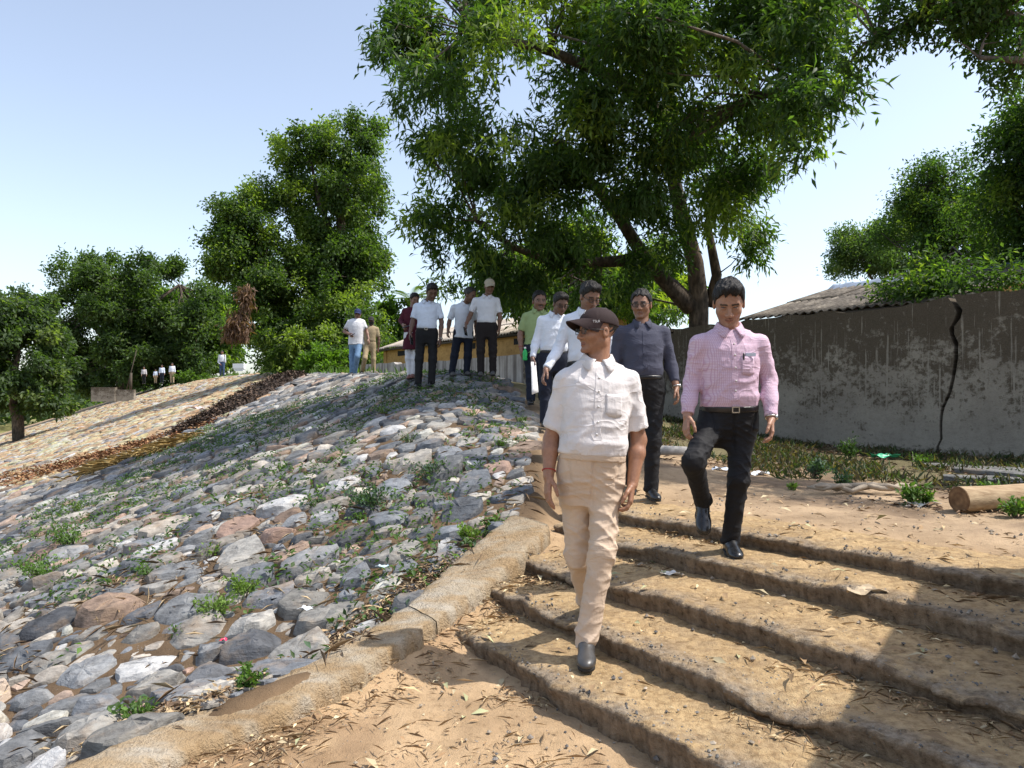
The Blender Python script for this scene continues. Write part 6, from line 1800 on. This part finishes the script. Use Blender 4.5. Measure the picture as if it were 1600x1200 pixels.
q = hit(1015, 712, terrain); mb = MB(); mb.tube([(-.35,0,.05),(0,.03,.06),(.4,.0,.05)], [.05,.055,.045], 9, True, .1); M['greywood'] = mat_plain('grey_weathered_wood', (.26,.25,.24), .85, var=.25)
o = mb.build('grey_branch', M['greywood']); o.location = tuple(q); tag(o, 'thick grey fallen branch behind the blue shirted man', 'branch')
def scrap(name, label, px, py, w, h, colr, rough=.5, fn=steps_z, lift=.02, ang=0, cat='litter'):
    q = hit(px, py, fn); n = 7; V = []
    for i in range(n):
        for j in range(n):
            u, v_ = i/(n-1)-.5, j/(n-1)-.5; r2 = 1 + .25*math.sin(5*u + 3*v_)
            x_, y_ = u*w*r2, v_*h*r2
            V.append((x_*math.cos(ang) - y_*math.sin(ang), x_*math.sin(ang) + y_*math.cos(ang), lift + .18*h*math.sin(7*u + px)*math.cos(6*v_) + random.uniform(-.03, .03)*h))
    Fs = [(i*n+j, (i+1)*n+j, (i+1)*n+j+1, i*n+j+1) for i in range(n-1) for j in range(n-1)]
    mk = 'scrap_%d_%d_%d' % tuple(int(v_*100) for v_ in colr)
    if mk not in M: M[mk] = mat_plain(mk, colr, rough, var=.12)
    o = mesh_obj(name, V, Fs, M[mk], None, False, None, None, q); md = o.modifiers.new('t', 'SOLIDIFY'); md.thickness = .002
    return tag(o, label, cat)
scrap('plastic_scrap', 'crumpled green plastic sheet at the wall foot', 1378, 718, .30, .16, (.05,.42,.22), .35, lift=.05)
scrap('plastic_scrap', 'white plastic scrap just right of the pink man', 1185, 742, .16, .12, (.72,.74,.76), .4)
scrap('plastic_scrap', 'pale bluish plastic scrap behind the pink man', 1124, 735, .16, .09, (.6,.66,.74), .4)
scrap('plastic_scrap', 'white plastic strip under the green sheet', 1352, 737, .34, .10, (.62,.66,.72), .4)
scrap('plastic_bag', 'crumpled white bag between the seedlings and the log', 1435, 790, .22, .14, (.72,.72,.70), .45)
scrap('wrapper', 'white crumpled wrapper on the third step beside the beige trousers', 1045, 900, .10, .06, (.72,.70,.66), .5)
scrap('cardboard_scrap', 'flat tan cardboard scrap on the fourth step', 1347, 925, .17, .10, (.46,.36,.24), .8, lift=.008)
scrap('foil_scrap', 'silvery foil scrap near the kerb on the stones', 478, 972, .08, .06, (.7,.72,.74), .3, lift=.09)
scrap('plastic_scrap', 'pale blue plastic scrap between stones above the kerb', 598, 905, .08, .05, (.5,.62,.7), .4, lift=.09)
scrap('bottle_cap', 'small red plastic scrap on the lower stones', 350, 1022, .035, .03, (.6,.05,.12), .4, lift=.09)
scrap('paper_scrap', 'white and red wrapper at the lower end of the dark heap', 308, 648, .35, .22, (.6,.5,.5), .5, lift=.2)
# broken wall and post far along the crest
q = U(172, 606, 62); r0 = empty('broken_wall', (q[0], q[1], q[2]-.8)); tag(r0, 'low broken concrete wall far along the crest', 'wall')
mb = MB(); mb.box((-.5,0,.25), (1.0,.2,.6)); mb.box((1.28,.1,.15), (.75,.18,.5)); mb.build('wall_panel', M['wall'], r0, False)
q = U(204, 600, 66); mb = MB(); mb.tube([(0,0,-.6),(.05,0,1.0)], [.12,.10], 8); o = mb.build('timber_post', M['wood']); o.location = tuple(q); tag(o, 'short timber post left of the far group', 'post')
q = U(198, 598, 67); mb = MB(); mb.tube([(0,0,-.6),(.9,0,3.0)], [.05,.03], 6); o = mb.build('leaning_pole', M['wood']); o.location = tuple(q); tag(o, 'thin leaning pole beside the timber post', 'pole')
q = U(374, 574, 60); mb = MB(); mb.box((0,0,.1), (.45,.25,.2)); mb.box((0,0,-.2),(.35,.2,.1)); o = mb.build('white_crate', M['offwhite'], None, False); o.location = tuple(q); tag(o, 'white box standing on the far crest right of the phone man', 'box')
